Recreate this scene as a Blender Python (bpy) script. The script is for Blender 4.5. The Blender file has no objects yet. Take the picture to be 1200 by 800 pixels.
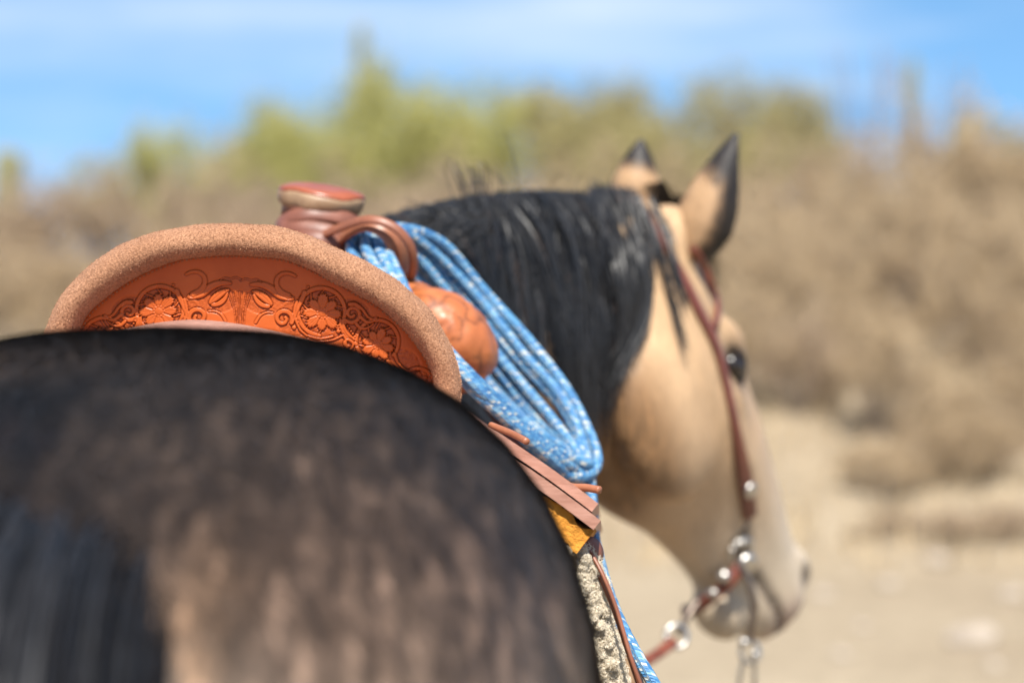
import bpy, bmesh, math, random
import numpy as np
from mathutils import Vector, Matrix
from mathutils.bvhtree import BVHTree

random.seed(7)
RNG = np.random.default_rng(11)
scene = bpy.context.scene
COL = scene.collection

# ------------------------------------------------------------------ camera
CAM_H = 1.52
FPX = 1200 * 85 / 36            # focal length in photo pixels (1200 wide)
PITCH = math.atan(100 / FPX)
cam_d = bpy.data.cameras.new('camera')
cam = bpy.data.objects.new('camera', cam_d)
COL.objects.link(cam)
cam.location = (0, 0, CAM_H)
cam.rotation_euler = (math.pi / 2 - PITCH, 0, 0)
cam_d.lens = 85
cam_d.sensor_width = 36
cam_d.clip_start = 0.05
cam_d.clip_end = 3000
cam_d.dof.use_dof = True
cam_d.dof.focus_distance = 2.03
cam_d.dof.aperture_fstop = 3.2
scene.camera = cam

# ------------------------------------------------------------------ sky + sun
SUN_TO = Vector((0.03, -0.55, 0.83)).normalized()     # towards the sun
elev = math.asin(SUN_TO.z)
azim = math.atan2(SUN_TO.x, SUN_TO.y)
world = bpy.data.worlds.new('World')
scene.world = world
world.use_nodes = True
wn = world.node_tree
wn.nodes.clear()
w_out = wn.nodes.new('ShaderNodeOutputWorld')
w_bg = wn.nodes.new('ShaderNodeBackground')
w_sky = wn.nodes.new('ShaderNodeTexSky')
w_sky.sky_type = 'NISHITA'
w_sky.sun_disc = False
w_sky.sun_elevation = elev
w_sky.sun_rotation = azim
w_sky.altitude = 900
w_sky.air_density = 1.0
w_sky.dust_density = 0.0
w_sky.ozone_density = 6.0
w_tc = wn.nodes.new('ShaderNodeTexCoord')
# look a little higher into the sky dome so the low sky keeps its deep desert blue
w_lift = wn.nodes.new('ShaderNodeVectorMath'); w_lift.operation = 'ADD'
w_lift.inputs[1].default_value = (0, 0, 0.20)
w_nrm = wn.nodes.new('ShaderNodeVectorMath'); w_nrm.operation = 'NORMALIZE'
wn.links.new(w_tc.outputs['Generated'], w_lift.inputs[0])
wn.links.new(w_lift.outputs[0], w_nrm.inputs[0])
wn.links.new(w_nrm.outputs[0], w_sky.inputs[0])
# thin cirrus
w_map = wn.nodes.new('ShaderNodeMapping')
w_map.inputs['Scale'].default_value = (3.0, 3.0, 17.0)
w_map.inputs['Location'].default_value = (5.1, 0.4, 3.5)
w_noise = wn.nodes.new('ShaderNodeTexNoise')
w_noise.inputs['Scale'].default_value = 1.0
w_noise.inputs['Detail'].default_value = 6
w_noise.inputs['Roughness'].default_value = 0.5
w_ramp = wn.nodes.new('ShaderNodeValToRGB')
w_ramp.color_ramp.elements[0].position = 0.44
w_ramp.color_ramp.elements[0].color = (0, 0, 0, 1)
w_ramp.color_ramp.elements[1].position = 0.70
w_ramp.color_ramp.elements[1].color = (.72, .72, .72, 1)
w_mix = wn.nodes.new('ShaderNodeMix'); w_mix.data_type = 'RGBA'
w_mix.inputs['B'].default_value = (5.2, 5.5, 5.9, 1)
wn.links.new(w_tc.outputs['Generated'], w_map.inputs['Vector'])
wn.links.new(w_map.outputs[0], w_noise.inputs['Vector'])
wn.links.new(w_noise.outputs['Fac'], w_ramp.inputs[0])
wn.links.new(w_ramp.outputs[0], w_mix.inputs['Factor'])
w_tone = wn.nodes.new('ShaderNodeMix'); w_tone.data_type = 'RGBA'; w_tone.blend_type = 'MULTIPLY'
w_tone.inputs['Factor'].default_value = 1.0
w_tone.inputs['B'].default_value = (0.93, 1.08, 1.0, 1)
wn.links.new(w_sky.outputs[0], w_tone.inputs['A'])
wn.links.new(w_tone.outputs['Result'], w_mix.inputs['A'])
wn.links.new(w_mix.outputs['Result'], w_bg.inputs['Color'])
w_bg.inputs['Strength'].default_value = 0.095
wn.links.new(w_bg.outputs[0], w_out.inputs[0])

sun_d = bpy.data.lights.new('sun', 'SUN')
sun_d.energy = 5.0
sun_d.angle = math.radians(0.53)
sun_d.color = (1.0, 0.95, 0.87)
sun = bpy.data.objects.new('sun', sun_d)
COL.objects.link(sun)
sun.rotation_euler = SUN_TO.to_track_quat('Z', 'Y').to_euler()

vs = scene.view_settings
vs.view_transform = 'Standard'
vs.look = 'None'
vs.exposure = 1.1
vs.gamma = 1.0
vs.use_curve_mapping = False
scene.cycles.use_denoising = True
scene.cycles.max_bounces = 8
scene.cycles.sample_clamp_indirect = 6.0

# ------------------------------------------------------------------ helpers
_F = np.array([0, math.cos(PITCH), -math.sin(PITCH)])
_U = np.array([0, math.sin(PITCH), math.cos(PITCH)])
_R = np.array([1.0, 0, 0])
CAMP = np.array([0, 0, CAM_H])


def ray(px, py):
    d = _F + (px - 600) / FPX * _R - (py - 400) / FPX * _U
    return d / np.linalg.norm(d)


def P(px, py, Y):
    """point seen at photo pixel (px, py) standing Y metres ahead of the camera"""
    d = _F + (px - 600) / FPX * _R - (py - 400) / FPX * _U
    return CAMP + d * (Y / d[1])


def axisx(Y):
    return -0.222 + 0.04 * (Y - 2.08)


def mk(name, V, F, mat, parent=None, smooth=True, colors=None, uvs=None):
    V = np.asarray(V, dtype=np.float32)
    me = bpy.data.meshes.new(name)
    off = np.zeros(3)
    if parent is not None:
        off = np.array(parent_world(parent))
    if isinstance(F, np.ndarray):
        nf, k = F.shape
        me.vertices.add(len(V))
        me.vertices.foreach_set('co', (V - off).astype(np.float32).ravel())
        me.loops.add(nf * k)
        me.loops.foreach_set('vertex_index', F.astype(np.int32).ravel())
        me.polygons.add(nf)
        me.polygons.foreach_set('loop_start', (np.arange(nf) * k).astype(np.int32))
        me.polygons.foreach_set('loop_total', np.full(nf, k, dtype=np.int32))
        me.update(calc_edges=True)
    else:
        me.from_pydata([tuple(v) for v in (V - off)], [], [tuple(int(i) for i in f) for f in F])
        me.update()
    me.polygons.foreach_set('use_smooth', [smooth] * len(me.polygons))
    if colors is not None:
        a = me.color_attributes.new('tint', 'FLOAT_COLOR', 'POINT')
        c = np.ones((len(V), 4), dtype=np.float32)
        colors = np.asarray(colors)
        if colors.ndim == 1:
            colors = np.repeat(colors[:, None], 3, 1)
        c[:, :3] = colors
        a.data.foreach_set('color', c.ravel())
    if uvs is not None:
        a = me.attributes.new('lay', 'FLOAT_VECTOR', 'POINT')
        u = np.zeros((len(V), 3), dtype=np.float32)
        u[:, :2] = uvs
        a.data.foreach_set('vector', u.ravel())
    if mat is not None:
        me.materials.append(mat)
    o = bpy.data.objects.new(name, me)
    COL.objects.link(o)
    if parent is not None:
        o.parent = parent
    return o


def parent_world(p):
    v = Vector((0, 0, 0))
    while p is not None:
        v = v + p.location
        p = p.parent
    return v


def thing(name, label, cat, loc=(0, 0, 0), group=None):
    o = bpy.data.objects.new(name, None)
    COL.objects.link(o)
    o.location = loc
    o.empty_display_size = 0.1
    tag(o, label, cat, group)
    return o


def tag(o, label=None, cat=None, group=None, kind=None):
    if label: o['label'] = label
    if cat: o['category'] = cat
    if group: o['group'] = group
    if kind: o['kind'] = kind
    return o


def merge(parts):
    V, F, n = [], [], 0
    for v, f in parts:
        V.append(np.asarray(v))
        for q in f:
            F.append(tuple(int(i) + n for i in q))
        n += len(v)
    return np.concatenate(V), F


def grid_faces(nu, nv, closed_v=False):
    u, v = np.meshgrid(np.arange(nu - 1), np.arange(nv if closed_v else nv - 1), indexing='ij')
    u = u.ravel(); v = v.ravel()
    v2 = (v + 1) % nv
    return np.stack([u * nv + v, (u + 1) * nv + v, (u + 1) * nv + v2, u * nv + v2], 1)


def loft(rings):
    """rings: list of (k,3); closed rings with fan caps"""
    rings = [np.asarray(r) for r in rings]
    k = len(rings[0]); n = len(rings)
    V = np.concatenate(rings + [rings[0].mean(0)[None], rings[-1].mean(0)[None]])
    F = [tuple(q) for q in grid_faces(n, k, True)]
    c0, c1 = n * k, n * k + 1
    for j in range(k):
        F.append((c0, j, (j + 1) % k)[::1])
        F.append((c1, (n - 1) * k + (j + 1) % k, (n - 1) * k + j))
    return V, F


def catmull(pts, n, closed=False):
    pts = np.asarray(pts, float)
    m = len(pts)
    out = []
    segs = m if closed else m - 1
    ts = np.linspace(0, segs, n, endpoint=not closed)
    for t in ts:
        i = min(int(t), segs - 1); u = t - i
        if closed:
            p0, p1, p2, p3 = pts[(i - 1) % m], pts[i % m], pts[(i + 1) % m], pts[(i + 2) % m]
        else:
            p0, p1, p2, p3 = pts[max(i - 1, 0)], pts[i], pts[min(i + 1, m - 1)], pts[min(i + 2, m - 1)]
        out.append(0.5 * ((2 * p1) + (-p0 + p2) * u + (2 * p0 - 5 * p1 + 4 * p2 - p3) * u * u + (-p0 + 3 * p1 - 3 * p2 + p3) * u ** 3))
    return np.array(out)


def unit(v):
    v = np.asarray(v, float)
    return v / (np.linalg.norm(v, axis=-1, keepdims=True) + 1e-12)


def frames(path, up=None, closed=False):
    path = np.asarray(path)
    if closed:
        T = unit(np.roll(path, -1, 0) - np.roll(path, 1, 0))
    else:
        T = unit(np.gradient(path, axis=0))
    if up is None:
        n0 = np.cross(T[0], [0.3, 0.2, 1.0])
    else:
        n0 = np.asarray(up, float)
    N = np.zeros_like(path)
    n = unit(n0 - T[0] * (n0 @ T[0]))
    for i in range(len(path)):
        n = n - T[i] * (n @ T[i])
        n = unit(n)
        N[i] = n
    B = np.cross(T, N)
    return T, N, B


def tube(path, r, k=8, up=None, ry=None):
    path = np.asarray(path, float)
    r = np.broadcast_to(np.asarray(r, float), (len(path),))
    ry = r if ry is None else np.broadcast_to(np.asarray(ry, float), (len(path),))
    T, N, B = frames(path, up)
    a = np.linspace(0, 2 * math.pi, k, endpoint=False)
    rings = [path[i] + r[i] * np.cos(a)[:, None] * N[i] + ry[i] * np.sin(a)[:, None] * B[i] for i in range(len(path))]
    return loft(rings)


def strap(path, width, thick, normals):
    """flat leather strap with softened edges; normals = outward direction of its face"""
    path = np.asarray(path, float)
    n = len(path)
    normals = np.asarray(normals, float)
    if normals.ndim == 1:
        normals = np.repeat(normals[None], n, 0)
    width = np.broadcast_to(np.asarray(width, float), (n,))
    T = unit(np.gradient(path, axis=0))
    N = unit(normals - T * np.sum(normals * T, 1, keepdims=True))
    S = np.cross(T, N)
    prof = [(-1, -.5), (-1, .25), (-.86, .5), (.86, .5), (1, .25), (1, -.5)]
    rings = [np.array([path[i] + S[i] * (width[i] / 2 * s) + N[i] * thick * h for s, h in prof]) for i in range(n)]
    return loft(rings)


def ellipsoid(c, r, axes=None, nu=14, nv=20):
    axes = np.eye(3) if axes is None else np.asarray(axes)
    rings = []
    for i in range(1, nu):
        th = math.pi * i / nu
        a = np.linspace(0, 2 * math.pi, nv, endpoint=False)
        loc = np.stack([r[0] * math.sin(th) * np.cos(a), r[1] * math.sin(th) * np.sin(a), np.full(nv, r[2] * math.cos(th))], 1)
        rings.append(np.asarray(c) + loc @ axes)
    return loft(rings)


def lathe(profile, origin, axis, k=28):
    """profile: list of (radius, height along axis)"""
    axis = unit(axis)
    x = unit(np.cross(axis, [0.1, 1, 0.2])); y = np.cross(axis, x)
    a = np.linspace(0, 2 * math.pi, k, endpoint=False)
    rings = [np.asarray(origin) + axis * h + r * (np.cos(a)[:, None] * x + np.sin(a)[:, None] * y) for r, h in profile]
    return loft(rings)


def vnoise(p, scale, seed=0):
    """cheap smooth value noise in numpy, p (n,3)"""
    q = np.asarray(p, float) * scale + seed * 17.13
    i = np.floor(q).astype(np.int64); f = q - i
    f = f * f * (3 - 2 * f)

    def h(a, b, c):
        n = (a * 374761393 + b * 668265263 + c * 2147483647 + seed * 912931) & 0xffffffff
        n = ((n ^ (n >> 13)) * 1274126177) & 0xffffffff
        return ((n ^ (n >> 16)) & 0xffff) / 65535.0
    out = 0
    for dx in (0, 1):
        for dy in (0, 1):
            for dz in (0, 1):
                w = (f[:, 0] if dx else 1 - f[:, 0]) * (f[:, 1] if dy else 1 - f[:, 1]) * (f[:, 2] if dz else 1 - f[:, 2])
                out = out + w * h(i[:, 0] + dx, i[:, 1] + dy, i[:, 2] + dz)
    return out


def sstep(a, b, x):
    t = np.clip((x - a) / (b - a), 0, 1)
    return t * t * (3 - 2 * t)


# ------------------------------------------------------------------ materials
def new_mat(name):
    m = bpy.data.materials.new(name)
    m.use_nodes = True
    nt = m.node_tree
    b = nt.nodes['Principled BSDF']
    return m, nt, b


def node(nt, t, **kw):
    n = nt.nodes.new(t)
    for k, v in kw.items():
        setattr(n, k, v)
    return n


def mapped_noise(nt, scale, detail=4, rough=0.55, stretch=(1, 1, 1), coord='Object', dist=0.0):
    tc = node(nt, 'ShaderNodeTexCoord')
    mp = node(nt, 'ShaderNodeMapping')
    mp.inputs['Scale'].default_value = stretch
    nz = node(nt, 'ShaderNodeTexNoise')
    nz.inputs['Scale'].default_value = scale
    nz.inputs['Detail'].default_value = detail
    nz.inputs['Roughness'].default_value = rough
    nz.inputs['Distortion'].default_value = dist
    nt.links.new(tc.outputs[coord], mp.inputs[0])
    nt.links.new(mp.outputs[0], nz.inputs['Vector'])
    return nz.outputs['Fac']


def ramp(nt, fac, stops):
    r = node(nt, 'ShaderNodeValToRGB')
    e = r.color_ramp.elements
    while len(e) < len(stops):
        e.new(0.5)
    for el, (p, c) in zip(e, stops):
        el.position = p
        el.color = (*c, 1)
    nt.links.new(fac, r.inputs[0])
    return r.outputs[0]


def bump(nt, bsdf, h, strength, dist, prev=None):
    b = node(nt, 'ShaderNodeBump')
    b.inputs['Strength'].default_value = strength
    b.inputs['Distance'].default_value = dist
    nt.links.new(h, b.inputs['Height'])
    if prev is not None:
        nt.links.new(prev, b.inputs['Normal'])
    nt.links.new(b.outputs[0], bsdf.inputs['Normal'])
    return b.outputs[0]


def mul(nt, a, b, fac=1.0, mode='MULTIPLY'):
    m = node(nt, 'ShaderNodeMix', data_type='RGBA', blend_type=mode)
    m.inputs['Factor'].default_value = fac
    nt.links.new(a, m.inputs['A'])
    if isinstance(b, tuple):
        m.inputs['B'].default_value = (*b, 1)
    else:
        nt.links.new(b, m.inputs['B'])
    return m.outputs['Result']


def tint(nt):
    a = node(nt, 'ShaderNodeAttribute', attribute_name='tint')
    return a.outputs['Color']


def simple(name, c1, c2, scale=30, rough=0.6, bstr=0.3, bdist=0.002, stretch=(1, 1, 1), bscale=None, spec=0.5, metallic=0.0, detail=5, sheen=0.0):
    m, nt, b = new_mat(name)
    f = mapped_noise(nt, scale, detail, 0.6, stretch)
    col = ramp(nt, f, [(0.3, c1), (0.7, c2)])
    nt.links.new(col, b.inputs['Base Color'])
    b.inputs['Roughness'].default_value = rough
    b.inputs['Specular IOR Level'].default_value = spec
    b.inputs['Metallic'].default_value = metallic
    if sheen:
        b.inputs['Sheen Weight'].default_value = sheen
        b.inputs['Sheen Roughness'].default_value = 0.5
    if bstr:
        f2 = mapped_noise(nt, bscale or scale * 3, 6, 0.6, stretch)
        bump(nt, b, f2, bstr, bdist)
    return m


def leaf_mat(name, c1, c2):
    m, nt, b = new_mat(name)
    col = ramp(nt, tint(nt), [(0.0, c1), (1.0, c2)])
    nt.links.new(col, b.inputs['Base Color'])
    b.inputs['Roughness'].default_value = 0.7
    b.inputs['Specular IOR Level'].default_value = 0.25
    tr = node(nt, 'ShaderNodeBsdfTranslucent')
    nt.links.new(col, tr.inputs['Color'])
    mx = node(nt, 'ShaderNodeMixShader')
    mx.inputs[0].default_value = 0.3
    out = nt.nodes['Material Output']
    nt.links.new(b.outputs[0], mx.inputs[1])
    nt.links.new(tr.outputs[0], mx.inputs[2])
    nt.links.new(mx.outputs[0], out.inputs[0])
    return m


M = {}


def build_materials():
    # horse coat: per-vertex colour of the animal, broken into hair streaks
    m, nt, b = new_mat('coat')
    f1 = mapped_noise(nt, 140, 5, 0.62, (1.0, 0.30, 0.24))
    f2 = mapped_noise(nt, 260, 4, 0.6, (1.0, 0.35, 0.22))
    c0 = tint(nt)
    c = mul(nt, c0, ramp(nt, f1, [(0.34, (0.50, 0.48, 0.47)), (0.5, (0.95, 0.95, 0.95)), (0.68, (1.9, 1.75, 1.55))]))
    c = mul(nt, c, ramp(nt, f2, [(0.3, (0.5, 0.5, 0.5)), (0.7, (0.85, 0.83, 0.81))]))
    lum = node(nt, 'ShaderNodeMapRange')
    nt.links.new(c0, lum.inputs[0])
    lum.inputs[1].default_value = .12; lum.inputs[2].default_value = .22; lum.inputs[3].default_value = 1.0; lum.inputs[4].default_value = .13
    mx = node(nt, 'ShaderNodeMix', data_type='RGBA')
    nt.links.new(lum.outputs[0], mx.inputs['Factor']); nt.links.new(c0, mx.inputs['A']); nt.links.new(c, mx.inputs['B'])
    c = mx.outputs['Result']
    nt.links.new(c, b.inputs['Base Color'])
    b.inputs['Roughness'].default_value = 0.52
    b.inputs['Specular IOR Level'].default_value = 0.3
    b.inputs['Sheen Weight'].default_value = 0.04
    b.inputs['Sheen Roughness'].default_value = 0.4
    bump(nt, b, f2, 0.35, 0.003)
    M['coat'] = m
    m, nt, b = new_mat('coat_hair')
    nt.links.new(tint(nt), b.inputs['Base Color'])
    b.inputs['Roughness'].default_value = 0.42
    b.inputs['Specular IOR Level'].default_value = 0.35
    M['coat_hair'] = m
    m, nt, b = new_mat('mane_hair')
    nt.links.new(tint(nt), b.inputs['Base Color'])
    b.inputs['Roughness'].default_value = 0.46
    b.inputs['Specular IOR Level'].default_value = 0.42
    M['mane'] = m
    m, nt, b = new_mat('eye')
    b.inputs['Base Color'].default_value = (0.012, 0.008, 0.006, 1)
    b.inputs['Roughness'].default_value = 0.25
    M['eye'] = m
    # suede roll
    m, nt, b = new_mat('suede')
    f1 = mapped_noise(nt, 18, 4, 0.6)
    f2 = mapped_noise(nt, 520, 5, 0.75)
    c = ramp(nt, f1, [(0.3, (0.29, 0.140, 0.074)), (0.7, (0.355, 0.180, 0.10))])
    c = mul(nt, c, ramp(nt, f2, [(0.34, (0.6, 0.54, 0.5)), (0.5, (1, 1, 1)), (0.66, (1.5, 1.55, 1.6))]))
    nt.links.new(c, b.inputs['Base Color'])
    b.inputs['Roughness'].default_value = 0.95
    b.inputs['Specular IOR Level'].default_value = 0.15
    b.inputs['Sheen Weight'].default_value = 0.06
    bump(nt, b, f2, 0.9, 0.0022)
    M['suede'] = m
    m, nt, b = new_mat('suede_nap')
    nt.links.new(tint(nt), b.inputs['Base Color'])
    b.inputs['Roughness'].default_value = 0.9
    b.inputs['Specular IOR Level'].default_value = 0.2
    M['nap'] = m
    # tooled leather: antique finish (tint) left in the cuts
    m, nt, b = new_mat('tooled_leather')
    f1 = mapped_noise(nt, 22, 5, 0.6)
    f2 = mapped_noise(nt, 420, 4, 0.6)
    c = ramp(nt, f1, [(0.3, (0.35, 0.066, 0.010)), (0.7, (0.43, 0.090, 0.016))])
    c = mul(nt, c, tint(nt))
    nt.links.new(c, b.inputs['Base Color'])
    b.inputs['Roughness'].default_value = 0.42
    b.inputs['Specular IOR Level'].default_value = 0.28
    bump(nt, b, f2, 0.25, 0.0006)
    M['tooled'] = m
    M['leather_brown'] = simple('brown_leather', (0.155, 0.052, 0.026), (0.235, 0.083, 0.042), 40, 0.45, 0.3, 0.001)
    M['leather_dark'] = simple('dark_wrap_leather', (0.115, 0.04, 0.024), (0.19, 0.066, 0.038), 30, 0.5, 0.4, 0.0015)
    M['leather_red'] = simple('horn_cap_leather', (0.19, 0.046, 0.019), (0.27, 0.072, 0.032), 40, 0.35, 0.3, 0.001)
    M['leather_pale'] = simple('rawhide', (0.17, 0.095, 0.05), (0.30, 0.20, 0.115), 40, 0.5, 0.3, 0.001)
    M['leather_pink'] = simple('skirting_leather', (0.27, 0.125, 0.085), (0.40, 0.21, 0.155), 26, 0.5, 0.35, 0.0015, (1, 1, 4))
    M['leather_strap'] = simple('tan_strap_leather', (0.21, 0.073, 0.035), (0.29, 0.112, 0.057), 40, 0.45, 0.3, 0.001)
    M['headstall'] = simple('headstall_leather', (0.105, 0.027, 0.016), (0.165, 0.045, 0.026), 40, 0.42, 0.3, 0.001)
    M['swell'] = simple('swell_leather', (0.29, 0.080, 0.022), (0.38, 0.120, 0.040), 30, 0.42, 0.4, 0.002, bscale=60)
    M['mustard'] = simple('mustard_suede', (0.42, 0.16, 0.014), (0.58, 0.25, 0.03), 70, 0.95, 0.8, 0.004, bscale=220)
    M['fleece'] = simple('fleece', (0.72, 0.64, 0.51), (0.80, 0.73, 0.60), 60, 0.95, 0.8, 0.005, bscale=160)
    nt = M['fleece'].node_tree; b = nt.nodes['Principled BSDF']
    tr = node(nt, 'ShaderNodeBsdfTranslucent'); tr.inputs['Color'].default_value = (.80, .73, .60, 1)
    mx = node(nt, 'ShaderNodeMixShader'); mx.inputs[0].default_value = .45
    nt.links.new(b.outputs[0], mx.inputs[1]); nt.links.new(tr.outputs[0], mx.inputs[2]); nt.links.new(mx.outputs[0], nt.nodes['Material Output'].inputs[0])
    M['thread'] = simple('thread', (0.20, 0.10, 0.05), (0.30, 0.17, 0.09), 200, 0.8, 0)
    m, nt, b = new_mat('silver')
    b.inputs['Base Color'].default_value = (0.50, 0.48, 0.45, 1)
    b.inputs['Metallic'].default_value = 1
    f = mapped_noise(nt, 90, 4)
    nt.links.new(ramp(nt, f, [(0.3, (0.26,) * 3), (0.7, (0.46,) * 3)]), b.inputs['Roughness'])
    M['silver'] = m
    M['iron'] = simple('browned_iron', (0.10, 0.075, 0.06), (0.20, 0.16, 0.13), 80, 0.38, 0.3, 0.001, metallic=0.8)
    # rope: blue yarns with white tracer flecks
    m, nt, b = new_mat('rope')
    at = node(nt, 'ShaderNodeAttribute', attribute_name='lay')
    sp = node(nt, 'ShaderNodeSeparateXYZ')
    nt.links.new(at.outputs['Vector'], sp.inputs[0])

    def mth(op, a, bb):
        n = node(nt, 'ShaderNodeMath', operation=op)
        for i, v in enumerate((a, bb)):
            if v is None: continue
            if isinstance(v, (int, float)): n.inputs[i].default_value = v
            else: nt.links.new(v, n.inputs[i])
        return n.outputs[0]
    u = mth('MULTIPLY', sp.outputs[0], 190.0)
    v = mth('MULTIPLY', sp.outputs[1], 9.0)
    ca = mth('FLOOR', mth('ADD', u, v), None)
    cb = mth('FLOOR', mth('SUBTRACT', u, v), None)
    cmb = node(nt, 'ShaderNodeCombineXYZ')
    nt.links.new(ca, cmb.inputs[0]); nt.links.new(cb, cmb.inputs[1])
    wnz = node(nt, 'ShaderNodeTexWhiteNoise', noise_dimensions='3D')
    nt.links.new(cmb.outputs[0], wnz.inputs['Vector'])
    c = ramp(nt, wnz.outputs['Value'], [(0.0, (0.032, 0.13, 0.29)), (0.38, (0.058, 0.195, 0.37)), (0.66, (0.12, 0.26, 0.39)), (0.87, (0.36, 0.38, 0.37))])
    nt.nodes[-1].color_ramp.interpolation = 'CONSTANT'
    f = mapped_noise(nt, 14, 3)
    c = mul(nt, c, ramp(nt, f, [(0.3, (0.8, 0.82, 0.85)), (0.7, (1.12, 1.1, 1.05))]))
    nt.links.new(c, b.inputs['Base Color'])
    b.inputs['Roughness'].default_value = 0.55
    fa = mth('FRACT', mth('ADD', u, v), None)
    fb = mth('FRACT', mth('SUBTRACT', u, v), None)
    hh = mth('MULTIPLY', mth('MULTIPLY', fa, mth('SUBTRACT', 1.0, fa)), mth('MULTIPLY', fb, mth('SUBTRACT', 1.0, fb)))
    bump(nt, b, hh, 0.8, 0.012)
    M['rope'] = m
    # setting
    m, nt, b = new_mat('sand')
    f1 = mapped_noise(nt, 0.35, 6, 0.6)
    f2 = mapped_noise(nt, 9, 8, 0.65)
    c = ramp(nt, f1, [(0.3, (0.22, 0.172, 0.118)), (0.55, (0.28, 0.228, 0.162)), (0.75, (0.32, 0.268, 0.20))])
    c = mul(nt, c, ramp(nt, f2, [(0.3, (0.78, 0.77, 0.75)), (0.7, (1.15, 1.15, 1.14))]))
    nt.links.new(c, b.inputs['Base Color'])
    b.inputs['Roughness'].default_value = 0.95
    b.inputs['Specular IOR Level'].default_value = 0.1
    bump(nt, b, f2, 0.6, 0.04)
    M['sand'] = m
    M['rock'] = simple('rock', (0.24, 0.195, 0.15), (0.36, 0.305, 0.245), 12, 0.9, 0.6, 0.02)
    M['bark_grey'] = simple('grey_bark', (0.13, 0.095, 0.075), (0.24, 0.18, 0.14), 20, 0.9, 0.6, 0.01, (1, 1, .3))
    M['bark_green'] = simple('green_bark', (0.13, 0.15, 0.05), (0.24, 0.24, 0.09), 20, 0.8, 0.4, 0.01, (1, 1, .3))
    M['saguaro'] = simple('saguaro_skin', (0.11, 0.12, 0.055), (0.21, 0.19, 0.10), 6, 0.7, 0.4, 0.02, (1, 1, .4))
    M['leaf_green'] = leaf_mat('palo_verde_leaf', (0.24, 0.23, 0.065), (0.50, 0.46, 0.17))
    M['leaf_olive'] = leaf_mat('olive_leaf', (0.21, 0.185, 0.075), (0.47, 0.40, 0.19))
    M['leaf_tan'] = leaf_mat('dry_leaf', (0.27, 0.19, 0.11), (0.56, 0.43, 0.27))
    M['leaf_rust'] = leaf_mat('rust_leaf', (0.27, 0.19, 0.125), (0.48, 0.37, 0.25))
    M['grass_dry'] = leaf_mat('straw', (0.36, 0.26, 0.14), (0.60, 0.46, 0.28))


build_materials()
_nt = M['swell'].node_tree
_b = _nt.nodes['Principled BSDF']
_src = _b.inputs['Base Color'].links[0].from_socket
_nt.links.new(mul(_nt, _src, tint(_nt)), _b.inputs['Base Color'])


# ------------------------------------------------------------------ ground
def gheight(x, y):
    x = np.asarray(x, float); y = np.asarray(y, float)
    p = np.stack([x, y, np.zeros_like(x)], -1).reshape(-1, 3)
    n1 = vnoise(p, 0.35, 3).reshape(x.shape)
    n2 = vnoise(p, 1.3, 5).reshape(x.shape)
    edge = 11.3 + 1.6 * (n1 - 0.5) - 0.05 * np.abs(x)
    bank = 1.05 * sstep(0, 5.5, y - edge) + 0.25 * sstep(6, 30, y - edge)
    near = sstep(4.5, 7.0, y) * 1.0
    return bank + near * (0.10 * (n1 - 0.5) * 2 * sstep(9, 14, y) + 0.05 * (n2 - 0.5)) + 0.0


def build_ground():
    ys = np.concatenate([np.linspace(-60, 4, 14)[:-1], np.linspace(4, 40, 150), 40 + 1200 * np.linspace(0, 1, 24)[1:] ** 2])
    xs = np.concatenate([-20 - 800 * np.linspace(1, 0, 12)[:-1] ** 2, np.linspace(-20, 20, 130), 20 + 800 * np.linspace(0, 1, 12)[1:] ** 2])
    Y, X = np.meshgrid(ys, xs, indexing='ij')
    Z = gheight(X, Y)
    V = np.stack([X, Y, Z], -1).reshape(-1, 3)
    F = grid_faces(len(ys), len(xs))[:, ::-1]
    o = mk('ground', V, F, M['sand'])
    tag(o, kind='structure')


build_ground()


# ------------------------------------------------------------------ horse
def superring(cx, cy_axis, zc, hw, hz, n, k=40, side=(1, 0, 0), up=(0, 0, 1), topw=1.0, botw=1.0):
    a = np.linspace(0, 2 * math.pi, k, endpoint=False)
    c, s = np.cos(a), np.sin(a)
    x = np.sign(c) * np.abs(c) ** (2 / n)
    z = np.sign(s) * np.abs(s) ** (2 / n)
    w = np.where(z > 0, 1 + (topw - 1) * np.abs(z), 1 + (botw - 1) * np.abs(z))
    return np.array([cx, cy_axis, zc]) + (hw * x * w)[:, None] * np.asarray(side) + (hz * z)[:, None] * np.asarray(up)


TORSO = [  # Y, top, bottom, half width, exponent
    (1.10, 1.24, 1.04, .10, 2.0), (1.13, 1.315, 0.94, .185, 2.2), (1.18, 1.372, .88, .235, 2.4), (1.26, 1.412, .85, .272, 2.5),
    (1.38, 1.447, .83, .296, 2.6), (1.52, 1.467, .82, .305, 2.7), (1.65, 1.471, .81, .303, 2.6), (1.80, 1.455, .79, .292, 2.5),
    (1.95, 1.408, .77, .280, 2.4), (2.10, 1.382, .75, .282, 2.3), (2.25, 1.382, .74, .284, 2.3), (2.38, 1.415, .75, .262, 1.95),
    (2.48, 1.452, .77, .232, 1.8), (2.58, 1.445, .80, .225, 1.9), (2.68, 1.40, .84, .215, 2.1), (2.76, 1.30, .90, .17, 2.1), (2.80, 1.18, 1.0, .08, 2.0)]

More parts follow.
